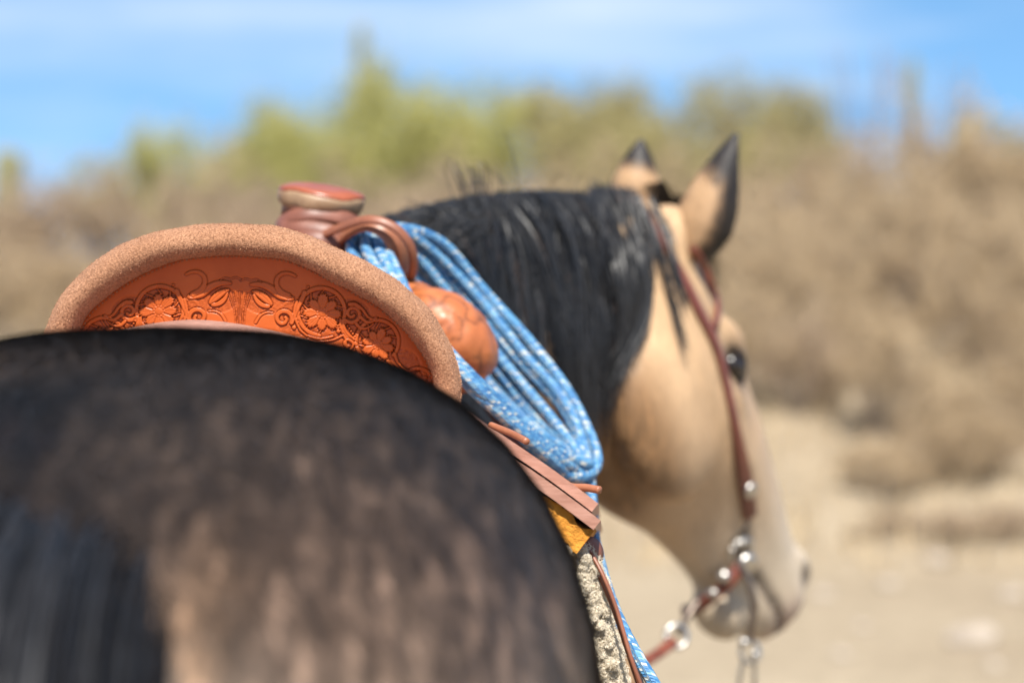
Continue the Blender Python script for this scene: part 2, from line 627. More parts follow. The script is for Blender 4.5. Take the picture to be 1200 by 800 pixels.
NECK = [  # X, Y, Z, half height, half width
    (-.205, 2.36, 1.13, .275, .19), (-.190, 2.52, 1.24, .255, .155), (-.135, 2.67, 1.335, .222, .115),
    (-.045, 2.79, 1.405, .183, .092), (.045, 2.885, 1.447, .150, .080), (.120, 2.955, 1.462, .125, .074), (.165, 2.995, 1.462, .10, .066)]
NECK = [np.array(q) - np.array([0, 0, .010, .006, 0]) for q in NECK]
NC = catmull([q for q in NECK], 80)
NCEN = NC[:, :3]
_T = unit(np.gradient(NCEN, axis=0))
N_UP = unit(np.array([0, 0, 1.0]) - _T * _T[:, 2:3])
N_SIDE = np.cross(_T, N_UP)      # points right of the neck (towards the camera side)
HEAD_O = np.array([.163, 3.000, 1.582])
HD, HP, HR = 0.72, 0.955, 0.075
HS = 1.03
_h = np.array([math.sin(HD), math.cos(HD), 0]); _r = np.array([math.cos(HD), -math.sin(HD), 0]); _z = np.array([0, 0, 1.])
HA = math.cos(HP) * _h - math.sin(HP) * _z
_b = -math.sin(HP) * _h - math.cos(HP) * _z
HB = _b * math.cos(HR) + _r * math.sin(HR)
HC = _r * math.cos(HR) - _b * math.sin(HR)


def head(t, b, c):
    return HEAD_O + HS * (HA * t + HB * b + HC * c)


HEADP = [  # t, dorsal b0, ventral b1, half width, top width factor, bottom width factor
    (-.045, .045, .17, .055, .8, .8), (-.02, .012, .205, .068, .75, .8), (.03, -.004, .235, .084, .84, .75), (.08, -.010, .268, .097, .84, .72),
    (.13, -.013, .290, .104, .82, .66), (.18, -.012, .296, .105, .80, .60), (.23, -.012, .286, .103, .76, .58), (.28, -.010, .258, .097, .76, .56),
    (.33, -.006, .224, .087, .76, .60), (.38, .000, .204, .077, .78, .62), (.43, .006, .188, .068, .80, .68), (.48, .012, .180, .060, .80, .75),
    (.515, .015, .174, .058, .78, .8), (.545, .020, .162, .056, .82, .8), (.566, .034, .144, .049, .85, .8), (.580, .058, .120, .030, .9, .9)]


def leg_tube(pts):
    a = np.array(pts)
    q = catmull(a, 26)
    return tube(q[:, :3], q[:, 3], 14, up=(1, 0, 0), ry=q[:, 4])


def build_body():
    parts = []
    rings = []
    tt = catmull(np.array(TORSO), 60)
    for Y, top, bot, hw, n in tt:
        rings.append(superring(axisx(Y), Y, (top + bot) / 2, hw, (top - bot) / 2, n))
    parts.append(loft(rings))
    rings = []
    for i in range(0, 80, 3):
        c = NCEN[i]
        rings.append(superring(c[0], c[1], c[2], NC[i, 4], NC[i, 3], 2.1, 36, N_SIDE[i], N_UP[i], topw=.55))
    parts.append(loft(rings))
    rings = []
    for t, b0, b1, w, tw, bw in catmull(np.array(HEADP), 44):
        c = head(t, (b0 + b1) / 2, 0)
        rings.append(superring(c[0], c[1], c[2], w * HS, HS * (b1 - b0) / 2, 2.35, 36, HC, -HB, topw=tw, botw=bw))
    parts.append(loft(rings))
    ax = np.array([HA, HB, HC])
    for s in (-1, 1):
        parts.append(ellipsoid(head(.165, .185, .062 * s), np.array([.115, .100, .040]) * HS, ax))     # jaw muscle
        parts.append(ellipsoid(head(.168, .052, .086 * s), np.array([.036, .020, .012]) * HS, ax))     # brow
        parts.append(ellipsoid(head(.215, .098, .087 * s), np.array([.040, .020, .016]) * HS, ax))     # below the eye
        parts.append(tube([head(.22, .105, .088 * s), head(.30, .100, .074 * s), head(.37, .098, .058 * s)], [.014, .012, .006], 10))
        parts.append(ellipsoid(head(.535, .052, .033 * s), np.array([.036, .030, .022]) * HS, ax))     # nostril wing
        parts.append(ellipsoid(head(.03, .035, .045 * s), np.array([.045, .045, .032]) * HS, ax))      # ear seat
    parts.append(ellipsoid(head(.490, .182, 0), np.array([.042, .026, .036]) * HS, ax))                # chin
    parts.append(ellipsoid(head(.565, .108, 0), np.array([.026, .036, .036]) * HS, ax))                # upper lip
    # legs
    for s in (-1, 1):
        hx = lambda Y, l: axisx(Y) + l * s
        parts.append(leg_tube([(hx(1.42, .15), 1.42, 1.08, .13, .23), (hx(1.45, .17), 1.44, .90, .10, .17), (hx(1.40, .165), 1.38, .70, .07, .10),
                               (hx(1.27, .15), 1.24, .53, .048, .060), (hx(1.25, .15), 1.235, .46, .043, .052), (hx(1.27, .15), 1.265, .34, .030, .036),
                               (hx(1.28, .15), 1.285, .20, .030, .036), (hx(1.29, .15), 1.29, .145, .036, .042), (hx(1.3, .15), 1.33, .085, .034, .038),
                               (hx(1.3, .15), 1.36, .05, .046, .054), (hx(1.3, .15), 1.375, 0.004, .055, .066)]))
        parts.append(leg_tube([(hx(2.55, .15), 2.55, 1.05, .09, .14), (hx(2.55, .16), 2.53, .88, .075, .105), (hx(2.55, .15), 2.56, .70, .055, .065),
                               (hx(2.55, .14), 2.58, .54, .042, .046), (hx(2.55, .14), 2.585, .46, .044, .048), (hx(2.55, .14), 2.58, .38, .030, .034),
                               (hx(2.55, .14), 2.575, .24, .028, .034), (hx(2.55, .14), 2.575, .17, .034, .040), (hx(2.55, .14), 2.60, .10, .033, .036),
                               (hx(2.55, .14), 2.625, .05, .046, .052), (hx(2.55, .14), 2.635, 0.004, .055, .064)]))
    V, F = merge(parts)
    tmp = mk('tmp_body', V, F, None)
    bm = bmesh.new(); bm.from_mesh(tmp.data)
    bmesh.ops.recalc_face_normals(bm, faces=bm.faces)
    bm.to_mesh(tmp.data); bm.free()
    md = tmp.modifiers.new('r', 'REMESH'); md.mode = 'VOXEL'; md.voxel_size = 0.0075
    sm = tmp.modifiers.new('s', 'SMOOTH'); sm.factor = 0.5; sm.iterations = 9
    dg = bpy.context.evaluated_depsgraph_get()
    me = bpy.data.meshes.new_from_object(tmp.evaluated_get(dg))
    bpy.data.objects.remove(tmp)
    n = len(me.vertices)
    V = np.zeros(n * 3, dtype=np.float32); me.vertices.foreach_get('co', V); V = V.reshape(-1, 3).astype(float)
    F = [tuple(p.vertices) for p in me.polygons]
    bpy.data.meshes.remove(me)
    # sculpt: nostrils, mouth line, eye sockets
    d = V - HEAD_O
    T, B, C = d @ HA / HS, d @ HB / HS, d @ HC / HS
    for s in (-1, 1):
        q = ((T - .548) / .020) ** 2 + ((B - .052) / .014) ** 2 + ((C - .052 * s) / .03) ** 2
        V -= (np.exp(-q) * .016)[:, None] * (HC * s)[None] * HS
        q = ((T - .188) / .020) ** 2 + ((B - .074) / .015) ** 2 + ((C - .10 * s) / .03) ** 2
        V -= (np.exp(-q) * .010)[:, None] * (HC * s)[None]
    onhead = (T > .42) & (T < .64) & (B > .06) & (B < .2) & (np.abs(C) < .09)
    mline = .122 + .040 * np.clip((.585 - T) / .15, 0, 1) ** 1.2 * .6
    q = np.where(onhead & (T > .455), np.exp(-((B - mline) / .006) ** 2), 0)
    V -= (q * .007)[:, None] * (np.sign(C)[:, None] * HC[None])
    return V, F


def ear(base, tip, facing, wid, rim):
    """open leaf-shaped ear: a curled sheet with thickness; facing = direction of its opening"""
    base = np.asarray(base); tip = np.asarray(tip)
    L = np.linalg.norm(tip - base)
    ax = (tip - base) / L
    f = np.asarray(facing, float); f = unit(f - ax * (f @ ax))
    s = np.cross(ax, f)
    nu, nv = 18, 15
    front, back, col = [], [], []
    for i in range(nu):
        t = i / (nu - 1)
        w = wid * (0.62 + 1.15 * t - 1.9 * t * t + .13 * t ** 3) if t < .999 else wid * 0.0
        w = wid * float(np.interp(t, [0, .12, .28, .45, .62, .8, .93, 1], [.50, .84, 1.04, 1.0, .80, .48, .20, .03]))
        curl = 2.35 - 0.9 * t
        bend = 0.10 * L * math.sin(t * 2.2)
        for j in range(nv):
            v = j / (nv - 1) * 2 - 1
            a = v * curl
            off = s * math.sin(a) * w + f * (1 - math.cos(a)) * w * .9 - f * w * .6
            c = base + ax * L * t + off - f * bend * .3
            nrm = unit(-s * math.sin(a) + f * math.cos(a))
            front.append(c + nrm * .0025); back.append(c - nrm * .0025)
            edge = -v * rim
            blk = max(float(sstep(.52, .74, t + .10 * edge)), float(sstep(.34, .66, edge)))
            col.append(blk)
    V = np.array(front + back)
    n = nu * nv
    F = [tuple(q) for q in grid_faces(nu, nv)]
    F += [tuple(int(x) + n for x in q[::-1]) for q in grid_faces(nu, nv)]
    for i in range(nu - 1):
        for j in (0, nv - 1):
            a, b = i * nv + j, (i + 1) * nv + j
            F.append((a, b, b + n, a + n) if j == 0 else (b, a, a + n, b + n))
    return V, F, np.array(col + col)


def coat_colors(V):
    d = V - HEAD_O
    T, B, C = d @ HA / HS, d @ HB / HS, d @ HC / HS
    tan = np.array([.46, .305, .175]); pale = np.array([.47, .385, .285]); dark = np.array([.021, .0155, .0125])
    brown = np.array([.080, .051, .036]); sooty = np.array([.036, .025, .0185])
    n = len(V)
    n1 = vnoise(V * np.array([1, .7, .7]), 9, 1); n2 = vnoise(V, 26, 2); n3 = vnoise(V * np.array([1, .45, .45]), 50, 4)
    mott = (n1 - .5) * .38 + (n2 - .5) * .20 + (n3 - .5) * .20
    lat = V[:, 0] - axisx(V[:, 1])
    # torso: smutty dark back fading to tan down the sides
    dep = 1.462 - V[:, 2] + .20 * ((n1 - .5) * .45 + (vnoise(V * np.array([1, .25, .2]), 70, 4) - .5) * .12)
    fwd = sstep(1.36, 1.62, V[:, 1]) * .10
    k1 = sstep(0.0, .07, dep - fwd * .3)[:, None]; k2 = sstep(.045, .15, dep - fwd)[:, None]; k3 = sstep(.10, .24, dep - fwd * 1.4)[:, None]
    col = dark * (1 - k1) + sooty * k1
    col = col * (1 - k2) + brown * k2
    col = col * (1 - k3) + np.array([.195, .142, .105]) * k3
    # browner patches of coat either side of the spine and at the buttock
    g = np.exp(-(((lat + .08) / .10) ** 2 + ((V[:, 1] - 1.46) / .06) ** 2)) * (.6 + mott)
    col = col + np.clip(g, 0, 1)[:, None] * np.array([.055, .037, .026])
    g = np.exp(-(((lat - .108) / .018) ** 2 + ((V[:, 2] - 1.315) / .05) ** 2)) * sstep(1.35, 1.15, V[:, 1])
    col = col + np.clip(g, 0, 1)[:, None] * np.array([.085, .045, .017])
    g = np.exp(-(((lat + .03) / .11) ** 2)) * sstep(1.43, 1.22, V[:, 1] + .16 * (n1 - .5) + .1 * (n2 - .5))
    col = col * (1 - .90 * np.clip(g * 1.15, 0, 1))[:, None]
    # legs black below the knee and hock
    kl = sstep(.62, .46, V[:, 2])[:, None] * ((V[:, 1] < 2.75)[:, None])
    col = col * (1 - kl) + dark * .7 * kl
    # neck
    dn = np.min(np.linalg.norm(V[::1, None, :] - NCEN[None, ::8, :], axis=2), axis=1) if n < 1 else None
    kn = sstep(2.50, 2.66, V[:, 1])[:, None]
    neckc = tan * (.85 + .6 * mott)[:, None]
    col = col * (1 - kn) + neckc * kn
    # head
    kh = (sstep(-.06, .02, T) * (V[:, 1] > 2.6) * (V[:, 2] > .9))[:, None]
    hc = tan * (1 + .5 * mott)[:, None]
    kp = sstep(.20, .48, T + .25 * (n1 - .5))[:, None]
    hc = hc * (1 - kp) + pale * kp
    # lighter flat of cheek; browner lower jaw, with the jaw's underside shading painted in
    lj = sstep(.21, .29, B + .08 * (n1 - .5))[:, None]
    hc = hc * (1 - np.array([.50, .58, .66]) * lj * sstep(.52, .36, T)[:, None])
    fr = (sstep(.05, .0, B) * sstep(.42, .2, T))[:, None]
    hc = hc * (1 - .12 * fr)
    # eye rim and muzzle skin
    for s in (-1, 1):
        q = np.exp(-(((T - .188) / .036) ** 2 + ((B - .074) / .026) ** 2 + ((C - .10 * s) / .05) ** 2) * 1.1)[:, None]
        hc = hc * (1 - q) + np.array([.05, .035, .03]) * q
        q = np.exp(-(((T - .548) / .020) ** 2 + ((B - .052) / .014) ** 2 + ((C - .05 * s) / .035) ** 2) * 1.0)[:, None]
        hc = hc * (1 - q) + np.array([.045, .03, .028]) * q
    mz = sstep(.50, .59, T + .05 * (n2 - .5))[:, None]
    hc = hc * (1 - mz) + np.array([.37, .315, .26]) * mz
    pk = (np.exp(-(((T - .565) / .03) ** 2 + ((B - .115) / .03) ** 2)))[:, None]
    hc = hc * (1 - .7 * pk) + np.array([.42, .28, .22]) * .7 * pk
    nt_ = (sstep(.565, .59, T) * sstep(.10, .06, B))[:, None]
    hc = hc * (1 - .8 * nt_) + np.array([.09, .07, .065]) * .8 * nt_
    mline = .122 + .040 * np.clip((.585 - T) / .15, 0, 1) ** 1.2 * .6
    q = ((T > .455) * np.exp(-((B - mline) / .007) ** 2) * kh[:, 0])[:, None]
    hc = hc * (1 - .85 * q) + np.array([.05, .035, .03]) * .85 * q
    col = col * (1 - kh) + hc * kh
    return np.clip(col, .006, .9)


horse = thing('horse', 'saddled buckskin horse seen from behind with its head turned aside', 'horse', (axisx(1.9), 1.9, 0))
BV, BF = build_body()
ears = [ear(P(802, 300, 2.955), P(867, 158, 2.95), _h * .9 + HC * .25, .0355, 1),
        ear(P(738, 256, 3.05), P(752, 164, 3.06), _h * .9 - HC * .35, .029, 0)]
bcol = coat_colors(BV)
allV, allF, allC = [BV], list(BF), [bcol]
nb = len(BV)
for (ev, ef, eb) in ears:
    allV.append(ev)
    allF += [tuple(int(i) + nb for i in f) for f in ef]
    nb += len(ev)
    e3 = eb[:, None]
    nz = (.85 + .3 * vnoise(ev, 60, 3))[:, None]
    allC.append(np.array([.38, .235, .125]) * nz * (1 - e3) + np.array([.022, .018, .017]) * e3)
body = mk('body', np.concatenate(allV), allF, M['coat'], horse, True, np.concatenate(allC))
BVH = BVHTree.FromPolygons([Vector(v) for v in np.concatenate(allV)], allF)


def on_body(px, py, lift=0.0, fallback=3.0):
    d = ray(px, py)
    loc, nrm, idx, dist = BVH.ray_cast(Vector(CAMP), Vector(d))
    if loc is None:
        return P(px, py, fallback), -d
    nrm = np.array(nrm)
    if nrm @ d > 0: nrm = -nrm
    return np.array(loc) + nrm * lift, nrm


def lift_off(p, lift):
    loc, nrm, idx, dist = BVH.find_nearest(Vector(p))
    nrm = np.array(nrm); loc = np.array(loc)
    s = (np.asarray(p) - loc) @ nrm
    if s < lift:
        return loc + nrm * lift
    return np.asarray(p)


# eyes
for s in (1, -1):
    e = head(.188, .074, .0860 * s)
    v, f = ellipsoid(e, (.0185, .0150, .0165), np.array([HA, HB, HC]))
    eo = mk('eye', v, f, M['eye'], horse)
    lid = [head(.188 + .026 * math.cos(a), .074 - .017 * math.sin(a) - .002, (.0935 - .006 * abs(math.cos(a))) * s) for a in np.linspace(0.0, math.pi, 15)]
    v, f = tube(lid, .0048, 8)
    mk('eyelid', v, f, M['coat'], eo, True, np.tile([.05, .036, .03], (len(v), 1)))


# ---- hair
def ribbons(paths, normals, width, taper=True):
    """paths (n,k,3), normals (n,k,3)"""
    n, k, _ = paths.shape
    T = unit(np.gradient(paths, axis=1))
    S = unit(np.cross(T, normals))
    w = np.broadcast_to(np.asarray(width).reshape(-1, 1), (n, k)).copy()
    if taper:
        w = w * np.clip(1.25 - np.linspace(0, 1, k) ** 2.5, 0.12, 1)[None]
    A = paths - S * w[..., None] / 2
    Bv = paths + S * w[..., None] / 2
    V = np.stack([A, Bv], 2).reshape(-1, 3)
    base = (np.arange(n) * k * 2)[:, None] + (np.arange(k - 1) * 2)[None]
    base = base.ravel()
    F = np.stack([base, base + 1, base + 3, base + 2], 1)
    return V, F


def neck_push(p, layer):
    """keep points outside the neck; returns pushed points and outward normals"""
    d2 = ((p[:, None, :] - NCEN[None, ::2]) ** 2).sum(2)
    i = np.argmin(d2, 1) * 2
    d = p - NCEN[i]
    a = (d * N_SIDE[i]).sum(1); b = (d * N_UP[i]).sum(1)
    hw = NC[i, 4] * np.where(b > 0, 1 - .45 * np.clip(b / NC[i, 3], 0, 1), 1) + layer
    hh = NC[i, 3] + layer
    q = np.sqrt((a / hw) ** 2 + (b / hh) ** 2)
    sc = np.where(q < 1, 1 / np.maximum(q, .05), 1)
    out = p + (sc - 1)[:, None] * (a[:, None] * N_SIDE[i] + b[:, None] * N_UP[i])
    nrm = unit(a[:, None] / hw[:, None] ** 2 * N_SIDE[i] + b[:, None] / hh[:, None] ** 2 * N_UP[i])
    return out, nrm


def build_mane():
    n, k, ds = 15000, 15, .026
    s = RNG.random(n)
    idx = np.clip((14 + s * 52).astype(int), 0, 79)
    fr = RNG.random(n)
    idx2 = np.minimum(idx + 1, 79)
    cen = NCEN[idx] * (1 - fr)[:, None] + NCEN[idx2] * fr[:, None]
    up = N_UP[idx]; side = N_SIDE[idx]
    lat = RNG.normal(0, .014, n)
    p = cen + up * (NC[idx, 3] - .004)[:, None] + side * lat[:, None]
    tpar = (idx + fr) / 79
    cl = np.floor(tpar * 75 + lat * 60)              # clumps
    crn = np.random.default_rng(5).normal(0, 1, (400, 4))
    ci = (cl.astype(int) % 400)
    length = np.clip(.27 + .055 * crn[ci, 0] + RNG.normal(0, .045, n), .12, .42)
    length *= np.where(tpar < .35, .85, 1.0) * np.where(tpar > .62, .80, 1.0)
    d = unit(up * (.15 + .2 * RNG.random(n))[:, None] + side * (.85 + .15 * crn[ci, 1])[:, None] + RNG.normal(0, .10, (n, 3)))
    layer = .003 + .018 * RNG.random(n)
    paths = np.zeros((n, k, 3)); norms = np.zeros((n, k, 3))
    step = length / (k - 1)
    g = np.array([0, 0, -1.0])
    for j in range(k):
        p, nr = neck_push(p, layer)
        paths[:, j] = p; norms[:, j] = nr
        sway = _T[idx] * (.22 * crn[ci, 2] + .10 * np.sin(j * .5 + crn[ci, 3] * 3) - .14)[:, None]
        d = unit(d * .72 + g * .42 + sway * .30 + RNG.normal(0, .022, (n, 3)))
        p = p + d * step[:, None]
    nn = unit(norms + RNG.normal(0, .20, (n, 1, 3)))
    V, F = ribbons(paths, nn, RNG.uniform(.0009, .0019, n))
    shade = RNG.uniform(.6, 1.5, n) * (1 + .25 * crn[ci, 0])
    warm = RNG.random(n) < .02
    c = np.clip(shade, .3, 2)[:, None] * np.array([.0105, .0102, .0108])
    c[warm] = np.array([.05, .027, .017])
    C = np.repeat(c, k * 2, 0)
    # the standing tuft and fly-aways on top of the crest
    def wisp(root, tip, cnt, spread, bend):
        pts = []
        for q in range(cnt):
            a = np.asarray(root) + RNG.normal(0, spread * .8, 3)
            b = np.asarray(tip) + RNG.normal(0, spread, 3)
            mid = (a + b) / 2 + np.asarray(bend) + RNG.normal(0, spread * .4, 3)
            pts.append(catmull([a, mid, b], k))
        pts = np.array(pts)
        nn = np.tile(np.array([.2, -1, .2]), (cnt, k, 1)) + RNG.normal(0, .3, (cnt, 1, 3))
        return ribbons(pts, nn, np.full(cnt, .0011))
    parts = [(V, F)]; cols = [C]
    for root, tip, cnt, spr, bend in [
        (P(552, 268, 2.66), P(532, 192, 2.66), 8, .007, (-.002, 0, .02)), (P(560, 265, 2.68), P(548, 205, 2.68), 14, .009, (.004, 0, .02)),
        (P(585, 255, 2.7), P(578, 200, 2.7), 4, .009, (.006, 0, .01)), (P(600, 245, 2.72), P(606, 200, 2.72), 3, .014, (.004, 0, .01)),
        (P(520, 275, 2.62), P(478, 262, 2.60), 50, .010, (0, 0, .006)), (P(540, 268, 2.62), P(505, 252, 2.62), 14, .010, (0, 0, .004)),
        (P(640, 228, 2.8), P(680, 212, 2.8), 3, .012, (0, 0, .006)), (P(560, 262, 2.64), P(498, 290, 2.58), 60, .012, (0, 0, .008))]:
        parts.append(wisp(root, tip, cnt, spr, bend)); cols.append(np.tile([.014, .0135, .014], (cnt * k * 2, 1)))
    Vs, Fs, n0 = [], [], 0
    for v, f in parts:
        Vs.append(v); Fs.append(f + n0); n0 += len(v)
    o = mk('mane', np.concatenate(Vs), np.concatenate(Fs), M['mane'], horse, True, np.concatenate(cols))
    o['kind'] = 'stuff'


def build_forelock():
    k = 12
    Vs, Fs, n0 = [], [], 0
    for poly, cnt, spr, lift in [
        ([(742, 238), (757, 275), (776, 330), (796, 410)], 26, 2.6, .010),
        ([(735, 240), (748, 300), (752, 360), (740, 410)], 90, 5.0, .012),
        ([(715, 232), (735, 300), (741, 370), (727, 430)], 160, 7.0, .014),
        ([(700, 228), (722, 310), (730, 390), (712, 455)], 200, 8.0, .014),
        ([(760, 240), (775, 275), (785, 320), (800, 360)], 22, 3.0, .010),
        ([(715, 228), (730, 229), (745, 232)], 40, 2.5, .006)]:
        for q in range(cnt):
            j = RNG.normal(0, spr, 2); j2 = RNG.normal(0, spr * .6, 2)
            pts = []
            for i, (x, y) in enumerate(poly):
                w = i / (len(poly) - 1)
                pts.append(on_body(x + j[0] * (1 - w) + j2[0] * w, y + j[1] * (1 - w) + j2[1] * w * 3, lift + RNG.normal(0, .004), 2.97)[0])
            c = catmull(pts, k)
            nn = np.tile(np.array([.3, -1, .2]), (1, k, 1)) + RNG.normal(0, .4, (1, 1, 3))
            v, f = ribbons(c[None], nn, np.array([.0013]))
            Vs.append(v); Fs.append(f + n0); n0 += len(v)
    # forelock down the forehead, seen past the brow
    for q in range(150):
        c0 = RNG.normal(.022, .014); c1 = c0 + RNG.normal(.006, .012)
        L = RNG.uniform(.08, .15)
        pts = []
        for w in np.linspace(0, 1, 6):
            p = head(-.02 + (L + .02) * w, -.018 + RNG.normal(0, .003), c0 * (1 - w) + c1 * w)
            pts.append(lift_off(p, .004 + .012 * RNG.random()))
        c = catmull(pts, k)
        v, f = ribbons(c[None], np.tile(-HB, (1, k, 1)) + RNG.normal(0, .3, (1, 1, 3)), np.array([.0013]))
        Vs.append(v); Fs.append(f + n0); n0 += len(v)
    V = np.concatenate(Vs)
    o = mk('forelock', V, np.concatenate(Fs), M['mane'], horse, True, np.tile([.013, .0125, .013], (len(V), 1)))
    o['kind'] = 'stuff'


def build_tail():
    n, k = 3600, 16
    X = axisx
    cen = catmull([(X(1.3), 1.28, 1.352), (X(1.22), 1.205, 1.350), (X(1.12), 1.125, 1.318), (X(1.08), 1.075, 1.23), (X(1.06), 1.05, 1.10), (X(1.06), 1.06, .80), (X(1.06), 1.08, .40)], 60)
    t0 = RNG.random(n) ** 1.4 * .42
    ang = RNG.uniform(0, 2 * math.pi, n); rad = np.sqrt(RNG.random(n))
    paths = np.zeros((n, k, 3)); norms = np.zeros((n, k, 3))
    T, N, B = frames(cen, up=(1, 0, 0))
    for j in range(k):
        t = t0 + (1 - t0) * (j / (k - 1)) * RNG.uniform(.75, 1, n) if j else t0
        i = np.clip((t * 59), 0, 58.99); i0 = i.astype(int); fr = (i - i0)[:, None]
        c = cen[i0] * (1 - fr) + cen[i0 + 1] * fr
        R = np.interp(t, [0, .15, .4, .7, 1], [.05, .090, .105, .105, .05])
        r = R * rad * min(1, .45 + j * .2)
        off = N[i0] * (np.cos(ang) * r)[:, None] + B[i0] * (np.sin(ang) * r)[:, None] * .6
        paths[:, j] = c + off
        norms[:, j] = unit(off + 1e-6)
    paths.sort(axis=0) if False else None
    V, F = ribbons(paths, norms + RNG.normal(0, .3, (n, 1, 3)), RNG.uniform(.0012, .0025, n))
    c = RNG.uniform(.6, 1.5, n)[:, None] * np.array([.012, .012, .014])
    tl = mk('tail', V, F, M['mane'], horse, True, np.repeat(c, k * 2, 0))
    tl['kind'] = 'stuff'
    v, f = tube(cen[:30], np.interp(np.linspace(0, 1, 30), [0, .2, 1], [.035, .045, .02]), 14)
    mk('tail_dock', v, f, M['coat'], horse, True, np.tile([.016, .015, .016], (len(v), 1)))


def build_coat_hair():
    """short lying hair over the parts of the coat the light picks out"""
    me = body.data
    me.calc_loop_triangles()
    tri = np.zeros(len(me.loop_triangles) * 3, dtype=np.int32); me.loop_triangles.foreach_get('vertices', tri); tri = tri.reshape(-1, 3)
    V = np.concatenate(allV); C = np.concatenate(allC)
    A, Bq, Cq = V[tri[:, 0]], V[tri[:, 1]], V[tri[:, 2]]
    nr = np.cross(Bq - A, Cq - A); area = np.linalg.norm(nr, axis=1) / 2; nr = unit(nr)
    cen = (A + Bq + Cq) / 3
    lat = cen[:, 0] - axisx(cen[:, 1])
    w = area * np.where((cen[:, 1] < 2.05) & (cen[:, 2] > 1.02), 1.0, 0.0)
    hd = (cen[:, 1] > 2.75) & (cen[:, 2] > .95) & (nr @ HC > -.3)
    w += area * np.where(hd, .55, 0)
    n = 520000
    ti = RNG.choice(len(tri), n, p=w / w.sum())
    r1, r2 = RNG.random(n), RNG.random(n)
    fl = r1 + r2 > 1; r1[fl] = 1 - r1[fl]; r2[fl] = 1 - r2[fl]
    p = A[ti] + (Bq[ti] - A[ti]) * r1[:, None] + (Cq[ti] - A[ti]) * r2[:, None]
    c = C[tri[ti, 0]]
    nn = nr[ti]
    ish = hd[ti]
    lt = lat[ti]
    flow = np.where(ish[:, None], HA * .9 - HB * .1, np.stack([np.clip(lt * 2.2, -.6, .6), np.full(n, -.75), -.25 - 1.3 * np.abs(lt)], 1))
    flow = flow + RNG.normal(0, .16, (n, 3))
    flow = unit(flow - nn * (flow * nn).sum(1)[:, None])
    L = np.where(ish, .006, .014) * RNG.uniform(.6, 1.4, n)
    S = np.cross(flow, nn)
    wd = np.where(ish, .0007, .0011)
    tipp = p + (flow * .98 + nn * .13) * L[:, None]
    base = p - nn * .0006
    Vv = np.stack([base - S * wd[:, None] / 2, base + S * wd[:, None] / 2, tipp], 1).reshape(-1, 3)
    F = np.arange(n * 3).reshape(-1, 3)
    m1 = vnoise(p * np.array([1, .20, .16]), 175, 8); m2 = vnoise(p * np.array([1, .30, .24]), 330, 9)
    v = np.exp(np.clip(2.1 * (m1 - .5) + 1.6 * (m2 - .5), -1.3, 1.25)) * RNG.uniform(.65, 1.4, n) * 1.1
    v = np.where(ish, .85 + (v - 1) * .22, v)
    cc = np.clip(c * v[:, None], .005, .9)
    o = mk('coat_hair', Vv, F, M['coat_hair'], horse, False, np.repeat(cc, 3, 0))
    o['kind'] = 'stuff'


build_mane()
build_forelock()
build_tail()
build_coat_hair()

# ------------------------------------------------------------------ saddle
saddle = thing('saddle', 'russet western saddle with carved flowers and a tan suede cantle roll', 'saddle', (axisx(2.2), 2.2, 1.40))
OUTER = [(51, 412), (50.5, 397), (60, 368), (74, 342), (100, 315), (132, 292), (166, 277), (203, 268), (245, 262), (284, 262), (323, 266), (367, 278), (401, 293), (435, 310), (469, 332), (496, 354), (516, 382), (533, 416), (540, 443), (540, 463), (538, 480)]
INNER = [(88, 408), (92, 392), (104, 368), (127, 347), (153, 329), (187, 313), (224, 302), (276, 299), (320, 302), (340, 306), (367, 317), (401, 335), (435, 354), (462, 374), (486, 399), (501, 423), (506, 440), (508, 462), (508, 480)]
PXM = 2.075 / FPX


def resample(pl, n):
    c = catmull(pl, 300)
    s = np.concatenate([[0], np.cumsum(np.linalg.norm(np.diff(c, axis=0), axis=1))])
    t = np.linspace(0, s[-1], n)
    return np.stack([np.interp(t, s, c[:, i]) for i in range(2)], 1)


def panel_y(px, py):
    l = (px - 297) * PXM
    return 2.076 + .85 * l * l + (py - 300) * PXM * .08


NR = 150
ro, ri = resample(OUTER, NR), resample(INNER, NR)


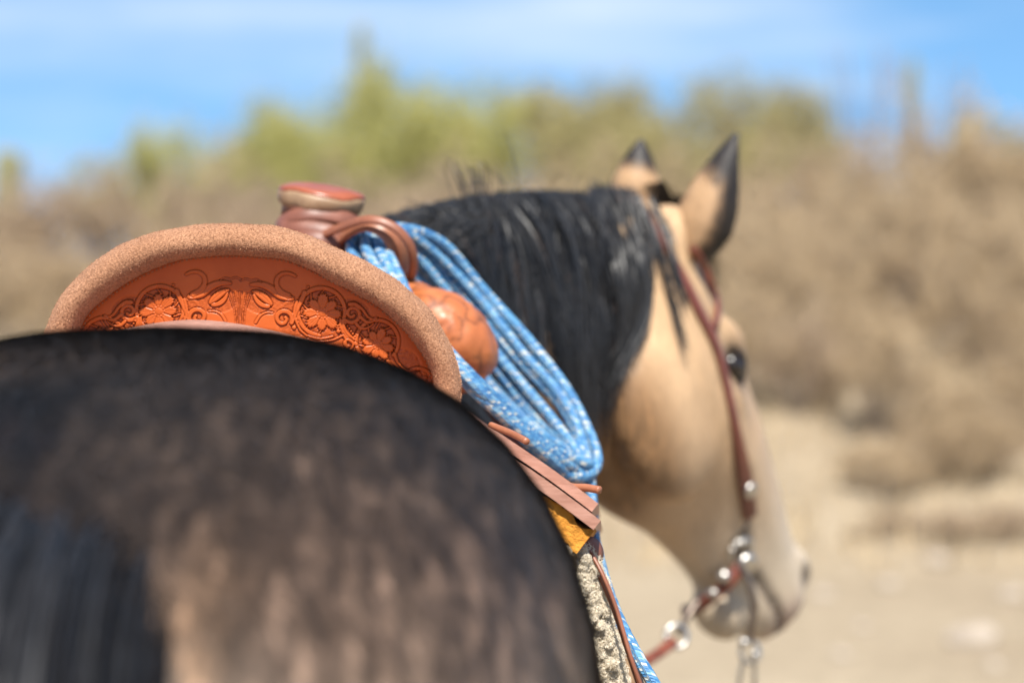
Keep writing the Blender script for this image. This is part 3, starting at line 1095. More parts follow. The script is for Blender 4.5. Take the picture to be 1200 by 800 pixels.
def build_roll():
    k = 40
    a = np.linspace(0, 2 * math.pi, k, endpoint=False)
    rings = []
    for i in range(NR):
        mid = (ro[i] + ri[i]) / 2
        l = (mid[0] - 297) * PXM
        yc = 2.076 + .85 * l * l
        o3, i3 = P(ro[i, 0], ro[i, 1], yc), P(ri[i, 0], ri[i, 1], yc)
        c = (o3 + i3) / 2; rad = (o3 - i3) / 2
        dep = np.array([0, 1.0, 0.12]) * .024
        r = np.array([c + rad * math.cos(q) + dep * math.sin(q) for q in a])
        rings.append(r)
    V, F = loft(rings)
    # nap: fine uneven surface
    nrm = np.zeros_like(V)
    cen = np.array([r.mean(0) for r in rings])
    for i in range(NR):
        nrm[i * k:(i + 1) * k] = unit(rings[i] - cen[i])
    lump = vnoise(V, 60, 2) - .5
    V = V + nrm * (lump * .0022)[:, None]
    roll = mk('cantle_roll', V, F, M['suede'], saddle)
    # raised fibres of the suede
    n = 52000
    i = RNG.integers(0, NR - 1, n); fr = RNG.random(n)[:, None]; j = RNG.integers(0, k, n); fj = RNG.random(n)[:, None]
    R = V[:NR * k].reshape(NR, k, 3)
    Nn = nrm[:NR * k].reshape(NR, k, 3)
    p = (R[i, j] * (1 - fj) + R[i, (j + 1) % k] * fj) * (1 - fr) + (R[i + 1, j] * (1 - fj) + R[i + 1, (j + 1) % k] * fj) * fr
    nn = Nn[i, j]
    d = unit(nn * .8 + RNG.normal(0, .75, (n, 3)))
    L = RNG.uniform(.0007, .0019, n)[:, None]
    S = unit(np.cross(d, RNG.normal(0, 1, (n, 3)))) * RNG.uniform(.0002, .00042, n)[:, None]
    p = p - nn * .0003
    Vv = np.stack([p - S, p + S, p + d * L], 1).reshape(-1, 3)
    b = RNG.uniform(.65, 1.55, n)[:, None] * np.array([.34, .178, .10])
    nap = mk('nap', Vv, np.arange(n * 3).reshape(-1, 3), M['nap'], roll, False, np.repeat(np.clip(b, 0, .85), 3, 0))
    nap['kind'] = 'stuff'
    # stitches along the inner edge
    s2 = resample(INNER, 210)
    T = unit(np.gradient(s2, axis=0))
    parts = []
    for q in range(6, 204, 2):
        c = s2[q]; t = T[q]
        nin = np.array([-t[1], t[0]])
        nin = nin if nin @ (np.array([290, 400]) - c) > 0 else -nin
        c = c + nin * 2.0
        yy = panel_y(*c) - .0022
        parts.append(tube([P(*(c - t * 1.05), yy + .0012), P(*(c - t * .6), yy), P(*(c + t * .6), yy), P(*(c + t * 1.05), yy + .0012)], .00042, 6))
    v, f = merge(parts)
    st = mk('stitching', v, f, M['thread'], roll)
    st['kind'] = 'stuff'


# ---- carved floral panel: a height field in photo-pixel units on the cantle back
class Carve:
    def __init__(self, x0, x1, y0, y1, step):
        self.xs = np.arange(x0, x1, step); self.ys = np.arange(y0, y1, step)
        self.X, self.Y = np.meshgrid(self.xs, self.ys)
        self.h = np.zeros_like(self.X)
        self.bg = np.zeros_like(self.X)     # inside the worked ground
        self.cov = np.zeros_like(self.X)

    def box(self, x0, x1, y0, y1):
        i0, i1 = np.searchsorted(self.ys, [y0, y1]); j0, j1 = np.searchsorted(self.xs, [x0, x1])
        return (slice(max(i0, 0), i1), slice(max(j0, 0), j1))

    def dist(self, pl, sl):
        X, Y = self.X[sl], self.Y[sl]
        D = np.full(X.shape, 1e9); S = np.zeros(X.shape)
        n = len(pl) - 1
        for q in range(n):
            a, b = pl[q], pl[q + 1]
            ab = b - a; L2 = ab @ ab + 1e-9
            t = np.clip(((X - a[0]) * ab[0] + (Y - a[1]) * ab[1]) / L2, 0, 1)
            d = np.hypot(X - a[0] - t * ab[0], Y - a[1] - t * ab[1])
            m = d < D
            D[m] = d[m]; S[m] = ((q + t) / n)[m]
        return D, S

    def stem(self, pts, w0, w1, h=1.0, n=34, mid=None, crease=True):
        """raised tapering stem with a knife cut along both sides"""
        pl = catmull(pts, n)
        pad = max(w0, w1, mid or 0) + 5
        sl = self.box(pl[:, 0].min() - pad, pl[:, 0].max() + pad, pl[:, 1].min() - pad, pl[:, 1].max() + pad)
        D, S = self.dist(pl, sl)
        w = w0 + (w1 - w0) * S
        if mid: w = w + (mid - (w0 + w1) / 2) * 4 * S * (1 - S)
        q = D / w
        ins = sstep(1.0, .82, q)
        prof = h * (.55 + .45 * np.sqrt(np.clip(1 - q * q, 0, 1)))
        if crease: prof = prof - .35 * h * np.exp(-(D / .55) ** 2)
        cut = -1.05 * np.exp(-((D - w - .35) / .52) ** 2)
        base = self.h[sl]
        new = np.where(q < 1, base * (1 - ins) + prof * ins, np.minimum(base, base + cut))
        self.h[sl] = new
        self.cov[sl] = np.maximum(self.cov[sl], ins)

    def flower(self, cx, cy, R, petals, rot, sq=1.0):
        sl = self.box(cx - R * 1.35, cx + R * 1.35, cy - R * 1.35, cy + R * 1.35)
        X, Y = self.X[sl] - cx, (self.Y[sl] - cy) / sq
        r = np.hypot(X, Y) / R; a = np.arctan2(Y, X) + rot
        pa = (a * petals / (2 * math.pi)) % 1.0 - .5           # -.5..5 across one petal
        idn = np.floor(a * petals / (2 * math.pi))
        edge = (.98 - .34 * np.abs(pa * 2) ** 1.7 + .05 * np.cos(pa * 40)) * (.95 + .07 * np.sin(idn * 2.3))
        edge = np.where(np.abs(pa) < .09, edge - .06 * (1 - np.abs(pa) / .09), edge)
        q = r / edge
        ins = sstep(1.0, .95, q)
        prof = .95 - .55 * np.clip(r, 0, 1) * 0 + .35 * np.sin(np.clip(r, 0, 1) * math.pi) - .25
        prof = prof - 1.15 * np.exp(-(((np.abs(pa) - .5) * r * R * 2 * math.pi / petals) / .75) ** 2) * (r > .2)   # cuts between petals
        prof = prof - .5 * np.exp(-((pa * r * R * 2 * math.pi / petals) / .5) ** 2) * (r > .28) * (r < .75)             # vein
        prof = prof - .28 * np.exp(-(((np.abs(pa) - .2) * r * R * 2 * math.pi / petals) / .5) ** 2) * (r > .4) * (r < .85)
        # centre of beads
        rc = r * R
        prof = np.where(rc < R * .25, .75 + .45 * np.sqrt(np.clip(1 - (rc / (R * .17)) ** 2, 0, 1)), prof)
        na = 11
        for q2 in range(na):
            aa = q2 / na * 2 * math.pi
            bx, by = math.cos(aa) * R * .245, math.sin(aa) * R * .245
            dd = np.hypot(X - bx, Y - by)
            prof = np.where(dd < 1.35, .6 + .55 * np.sqrt(np.clip(1 - (dd / 1.35) ** 2, 0, 1)), prof)
            prof = prof - .5 * np.exp(-((dd - 1.75) / .4) ** 2) * .6
        cut = -1.3 * np.exp(-((q - 1.03) * R / 1.0) ** 2)
        base = self.h[sl]
        self.h[sl] = np.where(q < 1, base * (1 - ins) + prof * ins, np.minimum(base, base + cut))
        self.cov[sl] = np.maximum(self.cov[sl], ins)

    def bead(self, x, y, r, h=.9):
        sl = self.box(x - r - 3, x + r + 3, y - r - 3, y + r + 3)
        d = np.hypot(self.X[sl] - x, self.Y[sl] - y)
        base = self.h[sl]
        self.h[sl] = np.where(d < r, h * (.4 + .6 * np.sqrt(np.clip(1 - (d / r) ** 2, 0, 1))), np.minimum(base, base - .9 * np.exp(-((d - r - .4) / .6) ** 2)))
        self.cov[sl] = np.maximum(self.cov[sl], d < r)

    def ground(self, x, y, rx, ry):
        self.bg = np.maximum(self.bg, sstep(1.08, .95, np.hypot((self.X - x) / rx, (self.Y - y) / ry)))


def spiral(cx, cy, r0, r1, a0, turns, n=16):
    t = np.linspace(0, 1, n)
    a = a0 + turns * 2 * math.pi * t
    r = r0 + (r1 - r0) * t
    return [(cx + rr * math.cos(q), cy + rr * math.sin(q)) for rr, q in zip(r, a)]


def build_panel():
    cv = Carve(46, 546, 284, 500, .62)

    def half(mir, c0, tiltdeg):
        """one half of the pattern, laid out on the right, centre line at c0; mir=-1 mirrors it"""
        ct, stt = math.cos(math.radians(tiltdeg)), math.sin(math.radians(tiltdeg))

        def m(p):
            x, y = p[0] - 282, p[1] - 355
            x *= mir
            return np.array([c0[0] + x * ct - y * stt, c0[1] + x * stt + y * ct])

        def mm(pl): return [m(p) for p in pl]

        def stem(pl, *a, **k): cv.stem(mm(pl), *a, **k)
        # worked ground
        for gx, gy, rx, ry in [(378, 365, 29, 29), (442, 399, 27, 27), (410, 368, 24, 20), (404, 398, 22, 16), (345, 374, 22, 20), (470, 428, 24, 22), (310, 352, 24, 16)]:
            c = m((gx, gy)); cv.ground(c[0], c[1], rx, ry)
        # ring stems round the blossoms
        stem([m_ for m_ in spiral(377, 364, 28.5, 27, math.radians(95), .86, 26)], 2.6, 2.6, .85, 60)
        stem([m_ for m_ in spiral(443, 398, 25.5, 24.5, math.radians(105), .82, 24)], 2.4, 2.2, .85, 56)
        stem([m_ for m_ in spiral(492, 448, 20, 18, math.radians(140), .6, 18)], 2.2, 2.0, .8, 40)
        # small leaves filling between ring and blossom
        for cx, cy, R in ((377, 364, 24.5), (443, 398, 21.5)):
            for q in range(10):
                a = q / 10 * 2 * math.pi + .2
                p0 = (cx + (R - 6) * math.cos(a), cy + (R - 6) * math.sin(a)); p1 = (cx + (R + 1) * math.cos(a + .22), cy + (R + 1) * math.sin(a + .22))
                stem([p0, ((p0[0] + p1[0]) / 2, (p0[1] + p1[1]) / 2), p1], 1.2, .6, .55, 6, crease=False)
        # scrolls
        stem([(294, 333), (306, 333), (318, 338), (328, 346), (342, 349)], 1.6, 3.0, 1.0, 30, mid=4.4)
        stem([(346, 322.5), (339, 319.5), (331, 320), (325, 325), (324, 333), (329, 341), (338, 346)], 1.4, 3.4, .9, 34)
        stem(spiral(332, 373, 3.2, 11, math.radians(-30), 1.15, 26) + [(346, 366), (352, 354), (357, 342)], 1.9, 2.9, 1.0, 60)
        stem([(296, 341), (303, 344), (310, 349), (317, 356)], 1.2, 2.6, .95, 20, mid=4.6)
        stem([(297, 345), (301, 352), (307, 357), (315, 359)], 1.0, 1.8, .8, 20, mid=3.0)
        cv.bead(*m((345, 383)), 2.6); cv.bead(*m((349, 377)), 1.7)
        stem([(320, 366), (312, 366), (305, 370), (300, 378)], .8, 1.6, .7, 20)
        stem(spiral(413, 366, 2.8, 10.5, math.radians(40), 1.2, 26) + [(402, 374), (405, 388), (414, 396)], 1.8, 2.6, 1.0, 60)
        stem([(442, 370), (437, 372), (431, 369), (425, 361), (417, 355), (410, 355)], 1.0, 2.6, .95, 28)
        stem([(442, 371), (435, 376), (428, 374), (423, 370)], .8, 2.4, .85, 20)
        stem([(418, 378), (424, 383), (432, 382), (438, 377)], 2.2, .8, .85, 20)
        stem([(399, 372), (400, 384), (407, 395), (418, 402)], 1.3, 2.0, .9, 26)
        for q in range(6):
            cv.bead(*m((405.5 + q * 2.1, 377 + q * 3.2)), 1.35, .8)
        stem(spiral(408, 402, 2.4, 7.5, math.radians(60), 1.1, 20) + [(404, 392), (394, 396), (380, 399), (368, 396)], 1.6, 1.2, .9, 50)
        stem([(352, 386), (362, 393), (376, 396), (390, 393)], 1.6, 1.4, .8, 26)
        stem([(348, 352), (345, 366), (350, 382), (360, 393)], 1.6, 1.4, .85, 26)
        cv.bead(*m((397, 387)), 2.4); cv.bead(*m((420, 387)), 2.2); cv.bead(*m((361, 335)), 1.5)
        stem([(463, 412), (468, 424), (478, 432), (488, 430)], 2.0, .9, .85, 24)
        stem([(455, 421), (462, 432), (474, 440), (486, 440)], 2.2, 1.2, .85, 24)
        # scalloped border under the plain band
        stem([(282, 328.5), (288, 326), (294, 328), (300, 326.5), (306, 330)], .6, .5, .3, 26, crease=False)
        # blossoms
        c = m((378, 366)); cv.flower(c[0], c[1], 25.0, 8, .35 * mir, .97)
        c = m((443.5, 402)); cv.flower(c[0], c[1], 21.5, 8, .1 * mir, .97)
        c = m((492, 447)); cv.flower(c[0], c[1], 15.0, 7, .3 * mir, .97)
    half(1, (282.0, 355.0), 0.6)
    half(-1, (282.0, 353.5), -0.2)
    # fan of fine lines at the centre
    for q in range(-5, 6):
        if q % 2 or q == 0:
            cv.stem([(281 + q * .9, 382), (281 + q * 1.3, 364), (281 + q * 2.6, 341 + abs(q) * .8)], .55, .35, .22, 12, crease=False)
    h = cv.h
    # beaten-down ground with fine stipple
    sl = np.stack([cv.X.ravel(), cv.Y.ravel(), np.zeros(cv.X.size)], 1)
    stip = (vnoise(sl, .75, 6).reshape(h.shape) - .5)
    open_ = cv.bg * (1 - cv.cov)
    h = h - open_ * (.55 + .5 * stip)
    # soften once
    for _ in range(1):
        h = (h + .5 * (np.roll(h, 1, 0) + np.roll(h, -1, 0) + np.roll(h, 1, 1) + np.roll(h, -1, 1)) * .5) / 2
    hm = h * .0010                       # metres
    yy = panel_y(cv.X, cv.Y) - hm
    D = _F[None, None] + ((cv.X - 600) / FPX)[..., None] * _R - ((cv.Y - 400) / FPX)[..., None] * _U
    V = CAMP + D * (yy / D[..., 1])[..., None]
    ny, nx = h.shape
    # keep the part inside the roll's centre line
    midp = (ro + ri) / 2
    xs = midp[:, 0]; top = np.interp(cv.X.ravel(), np.maximum.accumulate(xs), midp[:, 1]).reshape(h.shape)
    okv = (cv.Y > top - 2) & (cv.X > 66) & (cv.X < 524)
    F = grid_faces(ny, nx)
    ok = okv.ravel()[F].all(1)
    F = F[ok]
    used = np.unique(F); remap = np.zeros(ny * nx, int); remap[used] = np.arange(len(used))
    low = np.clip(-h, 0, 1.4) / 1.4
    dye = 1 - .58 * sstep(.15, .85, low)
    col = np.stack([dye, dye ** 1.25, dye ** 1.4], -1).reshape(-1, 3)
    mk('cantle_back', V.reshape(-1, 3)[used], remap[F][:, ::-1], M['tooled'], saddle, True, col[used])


build_roll()
build_panel()


def sheet(name, ys, ls, zf, thick, mat, parent, xoff=0.0):
    """leather sheet laid over the back; zf(l, Y) gives its top"""
    Vt, Vb = [], []
    for Y in ys:
        for l in ls:
            z = zf(l, Y)
            sl = (zf(l + .004, Y) - zf(l - .004, Y)) / .008
            nrm = unit(np.array([-sl, 0, 1]))
            p = np.array([axisx(Y) + l + xoff, Y, z])
            Vt.append(p); Vb.append(p - nrm * thick)
    nu, nv = len(ys), len(ls)
    n = nu * nv
    F = [tuple(q[::-1]) for q in grid_faces(nu, nv)] + [tuple(int(x) + n for x in q) for q in grid_faces(nu, nv)]
    for i in range(nu - 1):
        for j in (0, nv - 1):
            a, b = i * nv + j, (i + 1) * nv + j
            F.append((a, b, b + n, a + n) if j else (b, a, a + n, b + n))
    for j in range(nv - 1):
        for i in (0, nu - 1):
            a, b = i * nv + j, i * nv + j + 1
            F.append((b, a, a + n, b + n) if i else (a, b, b + n, a + n))
    o = mk(name, np.array(Vt + Vb), F, mat, parent)
    o.data.set_sharp_from_angle(angle=math.radians(50))
    return o


def jock(l, Y):
    return 1.4680 - 1.012 * abs(l + .03) ** 1.71 - (.055 + .25 * abs(l)) * (Y - 1.965)


ls = np.linspace(-.318, .318, 60)
sheet('rear_jockey', np.linspace(1.955, 2.44, 28), np.linspace(-.300, .297, 170), jock, .0085, M['leather_pink'], saddle)
sheet('skirt', np.linspace(1.943, 2.46, 28), np.linspace(-.308, .299, 170), lambda l, Y: jock(l, Y) - .0125, .0095, M['leather_pink'], saddle)


# seat, behind the cantle
def build_seat():
    mid = (ro + ri) / 2
    idx = np.linspace(6, NR - 14, 41).astype(int)
    rows = []
    base = np.array([P(mid[i, 0], mid[i, 1], 2.085 + .85 * ((mid[i, 0] - 297) * PXM) ** 2) for i in idx])
    l = np.linspace(-.175, .175, 41)
    rows.append(base)
    for Y, zc, k in [(2.14, 1.462, 2.6), (2.18, 1.452, 2.6), (2.24, 1.444, 2.6), (2.31, 1.440, 2.8), (2.36, 1.440, 3.0)]:
        w = np.interp(Y, [2.1, 2.25, 2.41], [.95, .75, .45])
        r = np.stack([axisx(Y) + l * w, np.full(41, Y), zc - k * (l * w) ** 2], 1)
        rows.append(r)
    R = np.array(rows)
    Rr = np.stack([catmull(R[:, j], 30) for j in range(41)], 1)
    mk('seat', Rr.reshape(-1, 3), grid_faces(30, 41), M['tooled'], saddle, True, np.ones((30 * 41, 3)))


build_seat()


# fork with swells
def remeshed(parts, voxel, it):
    V, F = merge(parts)
    tmp = mk('tmp', V, F, None)
    bm = bmesh.new(); bm.from_mesh(tmp.data); bmesh.ops.recalc_face_normals(bm, faces=bm.faces); bm.to_mesh(tmp.data); bm.free()
    md = tmp.modifiers.new('r', 'REMESH'); md.mode = 'VOXEL'; md.voxel_size = voxel
    sm = tmp.modifiers.new('s', 'SMOOTH'); sm.factor = .5; sm.iterations = it
    me = bpy.data.meshes.new_from_object(tmp.evaluated_get(bpy.context.evaluated_depsgraph_get()))
    bpy.data.objects.remove(tmp)
    V = np.zeros(len(me.vertices) * 3, dtype=np.float32); me.vertices.foreach_get('co', V)
    F = [tuple(p.vertices) for p in me.polygons]
    bpy.data.meshes.remove(me)
    return V.reshape(-1, 3).astype(float), F


def build_fork():
    Yf = 2.375
    c = np.array([axisx(Yf), Yf, 0])
    parts = []
    A = P(527, 392, 2.36)
    B2 = np.array([2 * axisx(2.36) - A[0], A[1], A[2] + .016])
    parts.append(ellipsoid(A, (.056, .046, .036), np.array([unit([1, 0, -.95]), [0, 1, 0], unit([.95, 0, 1])])))
    parts.append(ellipsoid(B2, (.056, .046, .036), np.array([unit([1, 0, .95]), [0, 1, 0], unit([-.95, 0, 1])])))
    C1 = np.array([axisx(2.4) + .07, 2.40, 1.475]); C0 = np.array([axisx(2.4), 2.41, 1.50]); C2 = np.array([axisx(2.4) - .07, 2.40, 1.475])
    parts.append(tube(catmull([A, C1, C0, C2, B2], 24), .036, 16, up=(0, 1, 0), ry=.036))
    for sd, q in ((1, A), (-1, B2)):
        parts.append(tube(catmull([q, q + np.array([-.004 * sd, .02, -.03]), q + np.array([-.004 * sd, .03, -.05])], 10), .028, 12, up=(0, 1, 0), ry=.04))
    V, F = remeshed(parts, .0035, 14)
    # carved scrolls on the swell: shallow relief
    n = vnoise(V, 62, 3); n2 = vnoise(V, 120, 7)
    N = unit(V - np.array([axisx(2.38), 2.40, 1.36]))
    V = V + N * ((np.abs(n - .5) * 2 * .0020) + np.abs(n2 - .5) * .0020)[:, None]
    dye = 1 - .55 * sstep(.10, .0, np.abs(n - .5))
    mk('fork', V, F, M['swell'], saddle, True, dye)


build_fork()


# horn
def build_horn():
    base = P(372, 300, 2.43)
    top = P(377, 233, 2.445)
    ax = unit(top - base + np.array([0.004, 0.012, 0]))
    v, f = lathe([(.052, -.045), (.040, -.02), (.033, 0.005), (.033, .04), (.035, .05)], base, ax)
    horn = mk('horn', v, f, M['leather_pale'], saddle)
    cax = unit(np.array([.14, -.11, 1.0]))
    cap = P(377, 234, 2.445)
    v, f = lathe([(.030, -.011), (.040, -.009), (.0435, -.004), (.0445, .003), (.0435, .0065)], cap, cax, 36)
    v = v + (vnoise(v, 70, 3)[:, None] - .5) * .005
    mk('horn_cap_rim', v, f, M['leather_pale'], horn)
    v, f = lathe([(.0437, .0055), (.0437, .0080), (.041, .0105), (.034, .0125), (.02, .0138), (.004, .014)], cap, cax, 36)
    v = v + (vnoise(v, 70, 3)[:, None] - .5) * .005
    mk('horn_cap', v, f, M['leather_red'], horn)
    # three turns of flat wrap, each a band laid at a slight slant
    for q, (h, r, sl, w) in enumerate([(.0385, .040, .35, .013), (.026, .0425, -.25, .015), (.013, .043, .28, .015), (.001, .043, .1, .014)]):
        pts = []; nn = []
        x = unit(np.cross(ax, [0, 1, 0])); y = np.cross(ax, x)
        for a in np.linspace(0, 2 * math.pi * 1.02, 44):
            rad = r + .0018 * math.sin(a * 2 + q) + .0008 * math.sin(a * 5 + q * 2)
            o = x * math.cos(a) + y * math.sin(a)
            pts.append(base + ax * (h + sl * .016 * math.cos(a + .4)) + o * rad); nn.append(o)
        v, f = strap(pts, w, .0042, np.array(nn))
        wr = mk('horn_wrap', v, f, M['leather_dark'], horn)
    return horn


build_horn()


# rope strap from the horn round the coil
def build_rope_strap():
    # broad band over the coil
    pts = catmull([P(392, 288, 2.405), P(408, 272, 2.385), P(432, 262, 2.365), P(456, 272, 2.36), P(470, 298, 2.37), P(476, 326, 2.40), P(470, 345, 2.44), P(455, 345, 2.47)], 40)
    nn = unit(pts - P(432, 318, 2.44))
    v, f = strap(pts, np.interp(np.linspace(0, 1, 40), [0, .35, .7, 1], [.010, .020, .027, .022]), .0032, nn)
    mk('rope_strap', v, f, M['leather_strap'], saddle)
    pts = catmull([P(376, 276, 2.395), P(400, 266, 2.375), P(432, 257, 2.35), P(462, 266, 2.345), P(481, 288, 2.35), P(485, 314, 2.365), P(477, 334, 2.39), P(462, 346, 2.43)], 40)
    nn = unit(pts - P(430, 318, 2.46))
    v, f = strap(pts, .0085, .0034, nn)
    mk('rope_strap', v, f, M['leather_brown'], saddle)


build_rope_strap()

# saddle strings and latigo ends
def string_part(name, px, r, mat, k=8, n=22, rx=None):
    pts = catmull([P(*q) for q in px], n)
    v, f = tube(pts, r, k, ry=rx)
    return mk(name, v, f, mat, saddle)


string_part('saddle_string', [(575, 498, 2.05), (600, 508, 2.02), (617, 517, 1.985)], .0030, M['leather_strap'])
string_part('saddle_string', [(640, 562, 2.06), (668, 570, 2.05), (686, 571, 2.04), (703, 574, 2.03)], .0034, M['leather_strap'])
string_part('saddle_string', [(690, 645, 1.97), (700, 668, 1.965), (714, 700, 1.96), (725, 730, 1.955), (738, 770, 1.95), (752, 812, 1.95)], .0024, M['leather_brown'], rx=.0022)
string_part('saddle_string', [(693, 648, 1.965), (706, 672, 1.955), (720, 706, 1.95), (730, 738, 1.945), (741, 775, 1.94), (756, 815, 1.94)], .0024, M['leather_brown'], rx=.0018)
v, f = lathe([(.004, 0), (.013, .001), (.014, .004), (.008, .007), (.002, .008)], P(688, 648, 1.985), (.5, -.8, .2), 20)
mk('rosette', v, f, M['leather_dark'], saddle)
pts = catmull([P(712, 742, 2.0), P(730, 780, 1.995), P(748, 830, 1.99), P(770, 900, 1.99)], 20)
v, f = strap(pts, .03, .004, np.array([.6, -.7, .3]))
mk('fender', v, f, M['leather_pale'], saddle)

# ------------------------------------------------------------------ saddle pad
pad = thing('saddle_pad', 'mustard felt saddle pad lined with curly cream fleece under the saddle', 'saddle pad', (axisx(2.2), 2.2, 1.38))


def padz(off):
    def f(l, Y):
        top = np.interp(Y, [q[0] for q in TORSO], [q[1] for q in TORSO])
        return min(jock(l, Y) - .019, 9) - off
    return f


def build_pad():
    # shell following the barrel with a soft thick rear edge
    def prof(Y, off, a):
        top = np.interp(Y, [q[0] for q in TORSO], [q[1] for q in TORSO]); bot = np.interp(Y, [q[0] for q in TORSO], [q[2] for q in TORSO])
        hw = np.interp(Y, [q[0] for q in TORSO], [q[3] for q in TORSO]); n = np.interp(Y, [q[0] for q in TORSO], [q[4] for q in TORSO])
        zc = (top + bot) / 2
        c, s = math.cos(a), math.sin(a)
        return np.array([axisx(Y) + (hw + off) * np.sign(c) * abs(c) ** (2 / n), Y, zc + ((top - bot) / 2 + off) * np.sign(s) * abs(s) ** (2 / n)])

    def shell(name, a0, a1, o0, o1, y0, y1, mat, seed):
        aa = np.linspace(a0, a1, 90); ys = np.linspace(y0, y1, 30)
        Vo = np.array([[prof(Y + .006 * math.sin(a * 14 + seed), o1 + .002 * math.sin(a * 31 + Y * 40), a) for a in aa] for Y in ys]).reshape(-1, 3)
        Vi = np.array([[prof(Y + .006 * math.sin(a * 14 + seed), o0, a) for a in aa] for Y in ys]).reshape(-1, 3)
        nu, nv = 30, 90; n = nu * nv
        F = [tuple(q) for q in grid_faces(nu, nv)] + [tuple(int(x) + n for x in q[::-1]) for q in grid_faces(nu, nv)]
        for i in range(nu - 1):
            for j in (0, nv - 1):
                a, b = i * nv + j, (i + 1) * nv + j
                F.append((a, b, b + n, a + n))
        for j in range(nv - 1):
            for i in (0, nu - 1):
                a, b = i * nv + j, i * nv + j + 1
                F.append((a, b, b + n, a + n))
        o = mk(name, np.concatenate([Vo, Vi]), F, mat, pad)
        return o
    shell('felt', math.radians(44), math.radians(136), .010, .018, 1.955, 2.30, M['mustard'], 1.0)
    fl = shell('fleece_lining', math.radians(-8), math.radians(188), .001, .011, 1.965, 2.36, M['fleece'], 2.0)
    # the golden suede corner below the skirt
    o = sheet('suede_corner', np.linspace(1.950, 2.15, 26), np.linspace(.20, .293, 34), lambda l, Y: jock(l, Y) - .0245, .019, M['mustard'], pad)
    q = np.array([v.co[:] for v in o.data.vertices]); n_ = (vnoise(q, 90, 4) - .5) * .008 + (vnoise(q, 260, 5) - .5) * .004
    for v, d in zip(o.data.vertices, n_):
        v.co += Vector((d * .7, -abs(d) * .8, d - .0015))
    # curls of wool along the rear edge
    parts, fib = [], []
    for q in range(420):
        sp_ = RNG.random(); deep = q % 3 == 0
        x = 684 + 38 * sp_ + RNG.uniform(-10, 10); y = 655 + 170 * sp_ + RNG.normal(0, 6)
        x = max(x, 683)
        r = RNG.uniform(.008, .011) if deep else RNG.uniform(.004, .007)
        p = P(x, y, 1.978 if deep else 1.968 + RNG.normal(0, .006))
        v, f = ellipsoid(p, (r * .7, r * .6, r * .65), None, 7, 10)
        parts.append((v + (vnoise(v, 260, q) - .5)[:, None] * .004, f))
        m = 110
        d = unit(RNG.normal(0, 1, (m, 3)) + np.array([.1, -.5, 0]))
        sw = unit(np.cross(d, RNG.normal(0, 1, (m, 3))))
        tt_ = np.linspace(0, 1, 7)[None, :, None]
        pa = p + d[:, None] * (r * .45 + tt_ * r * .75) + sw[:, None] * np.sin(tt_ * 6 + q) * r * .40
        fib.append(pa)
    v, f = merge(parts)
    cu = mk('wool_curls', v, f, M['fleece'], pad)
    cu['kind'] = 'stuff'
    fb = np.concatenate(fib)
    V, F = ribbons(fb, np.tile(np.array([.1, -1, .2]), fb.shape[:2] + (1,)) + RNG.normal(0, .5, (len(fb), 1, 3)), RNG.uniform(.0005, .0010, len(fb)))
    wf = mk('wool_fibres', V, F, M['fleece'], cu)
    wf['kind'] = 'stuff'


build_pad()

# ------------------------------------------------------------------ lariat
rope = thing('lariat_rope', 'coiled blue and white lariat strapped beside the saddle horn', 'rope', tuple(P(600, 430, 2.36)))
RR = .0056


def rope_tube(pts, closed, seed):
    n = int(len(pts))
    P0 = catmull(pts, 60 * len(pts), closed)
    L = np.concatenate([[0], np.cumsum(np.linalg.norm(np.diff(P0, axis=0), axis=1))])
    m = int(L[-1] / .0028)
    t = np.linspace(0, L[-1], m)
    path = np.stack([np.interp(t, L, P0[:, i]) for i in range(3)], 1)
    T, N, B = frames(path)
    k = 18
    a = np.linspace(0, 2 * math.pi, k, endpoint=False)
    ph = seed * 1.7
    V, U = [], []
    for i in range(m):
        tw = t[i] * 2 * math.pi / .052 + ph
        rad = RR * (1 + .075 * np.abs(np.cos(1.5 * (a + tw))) - .04 + .02 * math.sin(t[i] * 55 + seed))
        V.append(path[i] + (rad * np.cos(a))[:, None] * N[i] + (rad * np.sin(a))[:, None] * B[i])
        U.append(np.stack([np.full(k, t[i] + seed * .37), a / (2 * math.pi) + (t[i] / .052)], 1))
    V = np.array(V).reshape(-1, 3); U = np.array(U).reshape(-1, 2)
    F = grid_faces(m, k, True)
    return mk('coil' if closed or True else 'coil', V, F, M['rope'], rope, True, None, U)


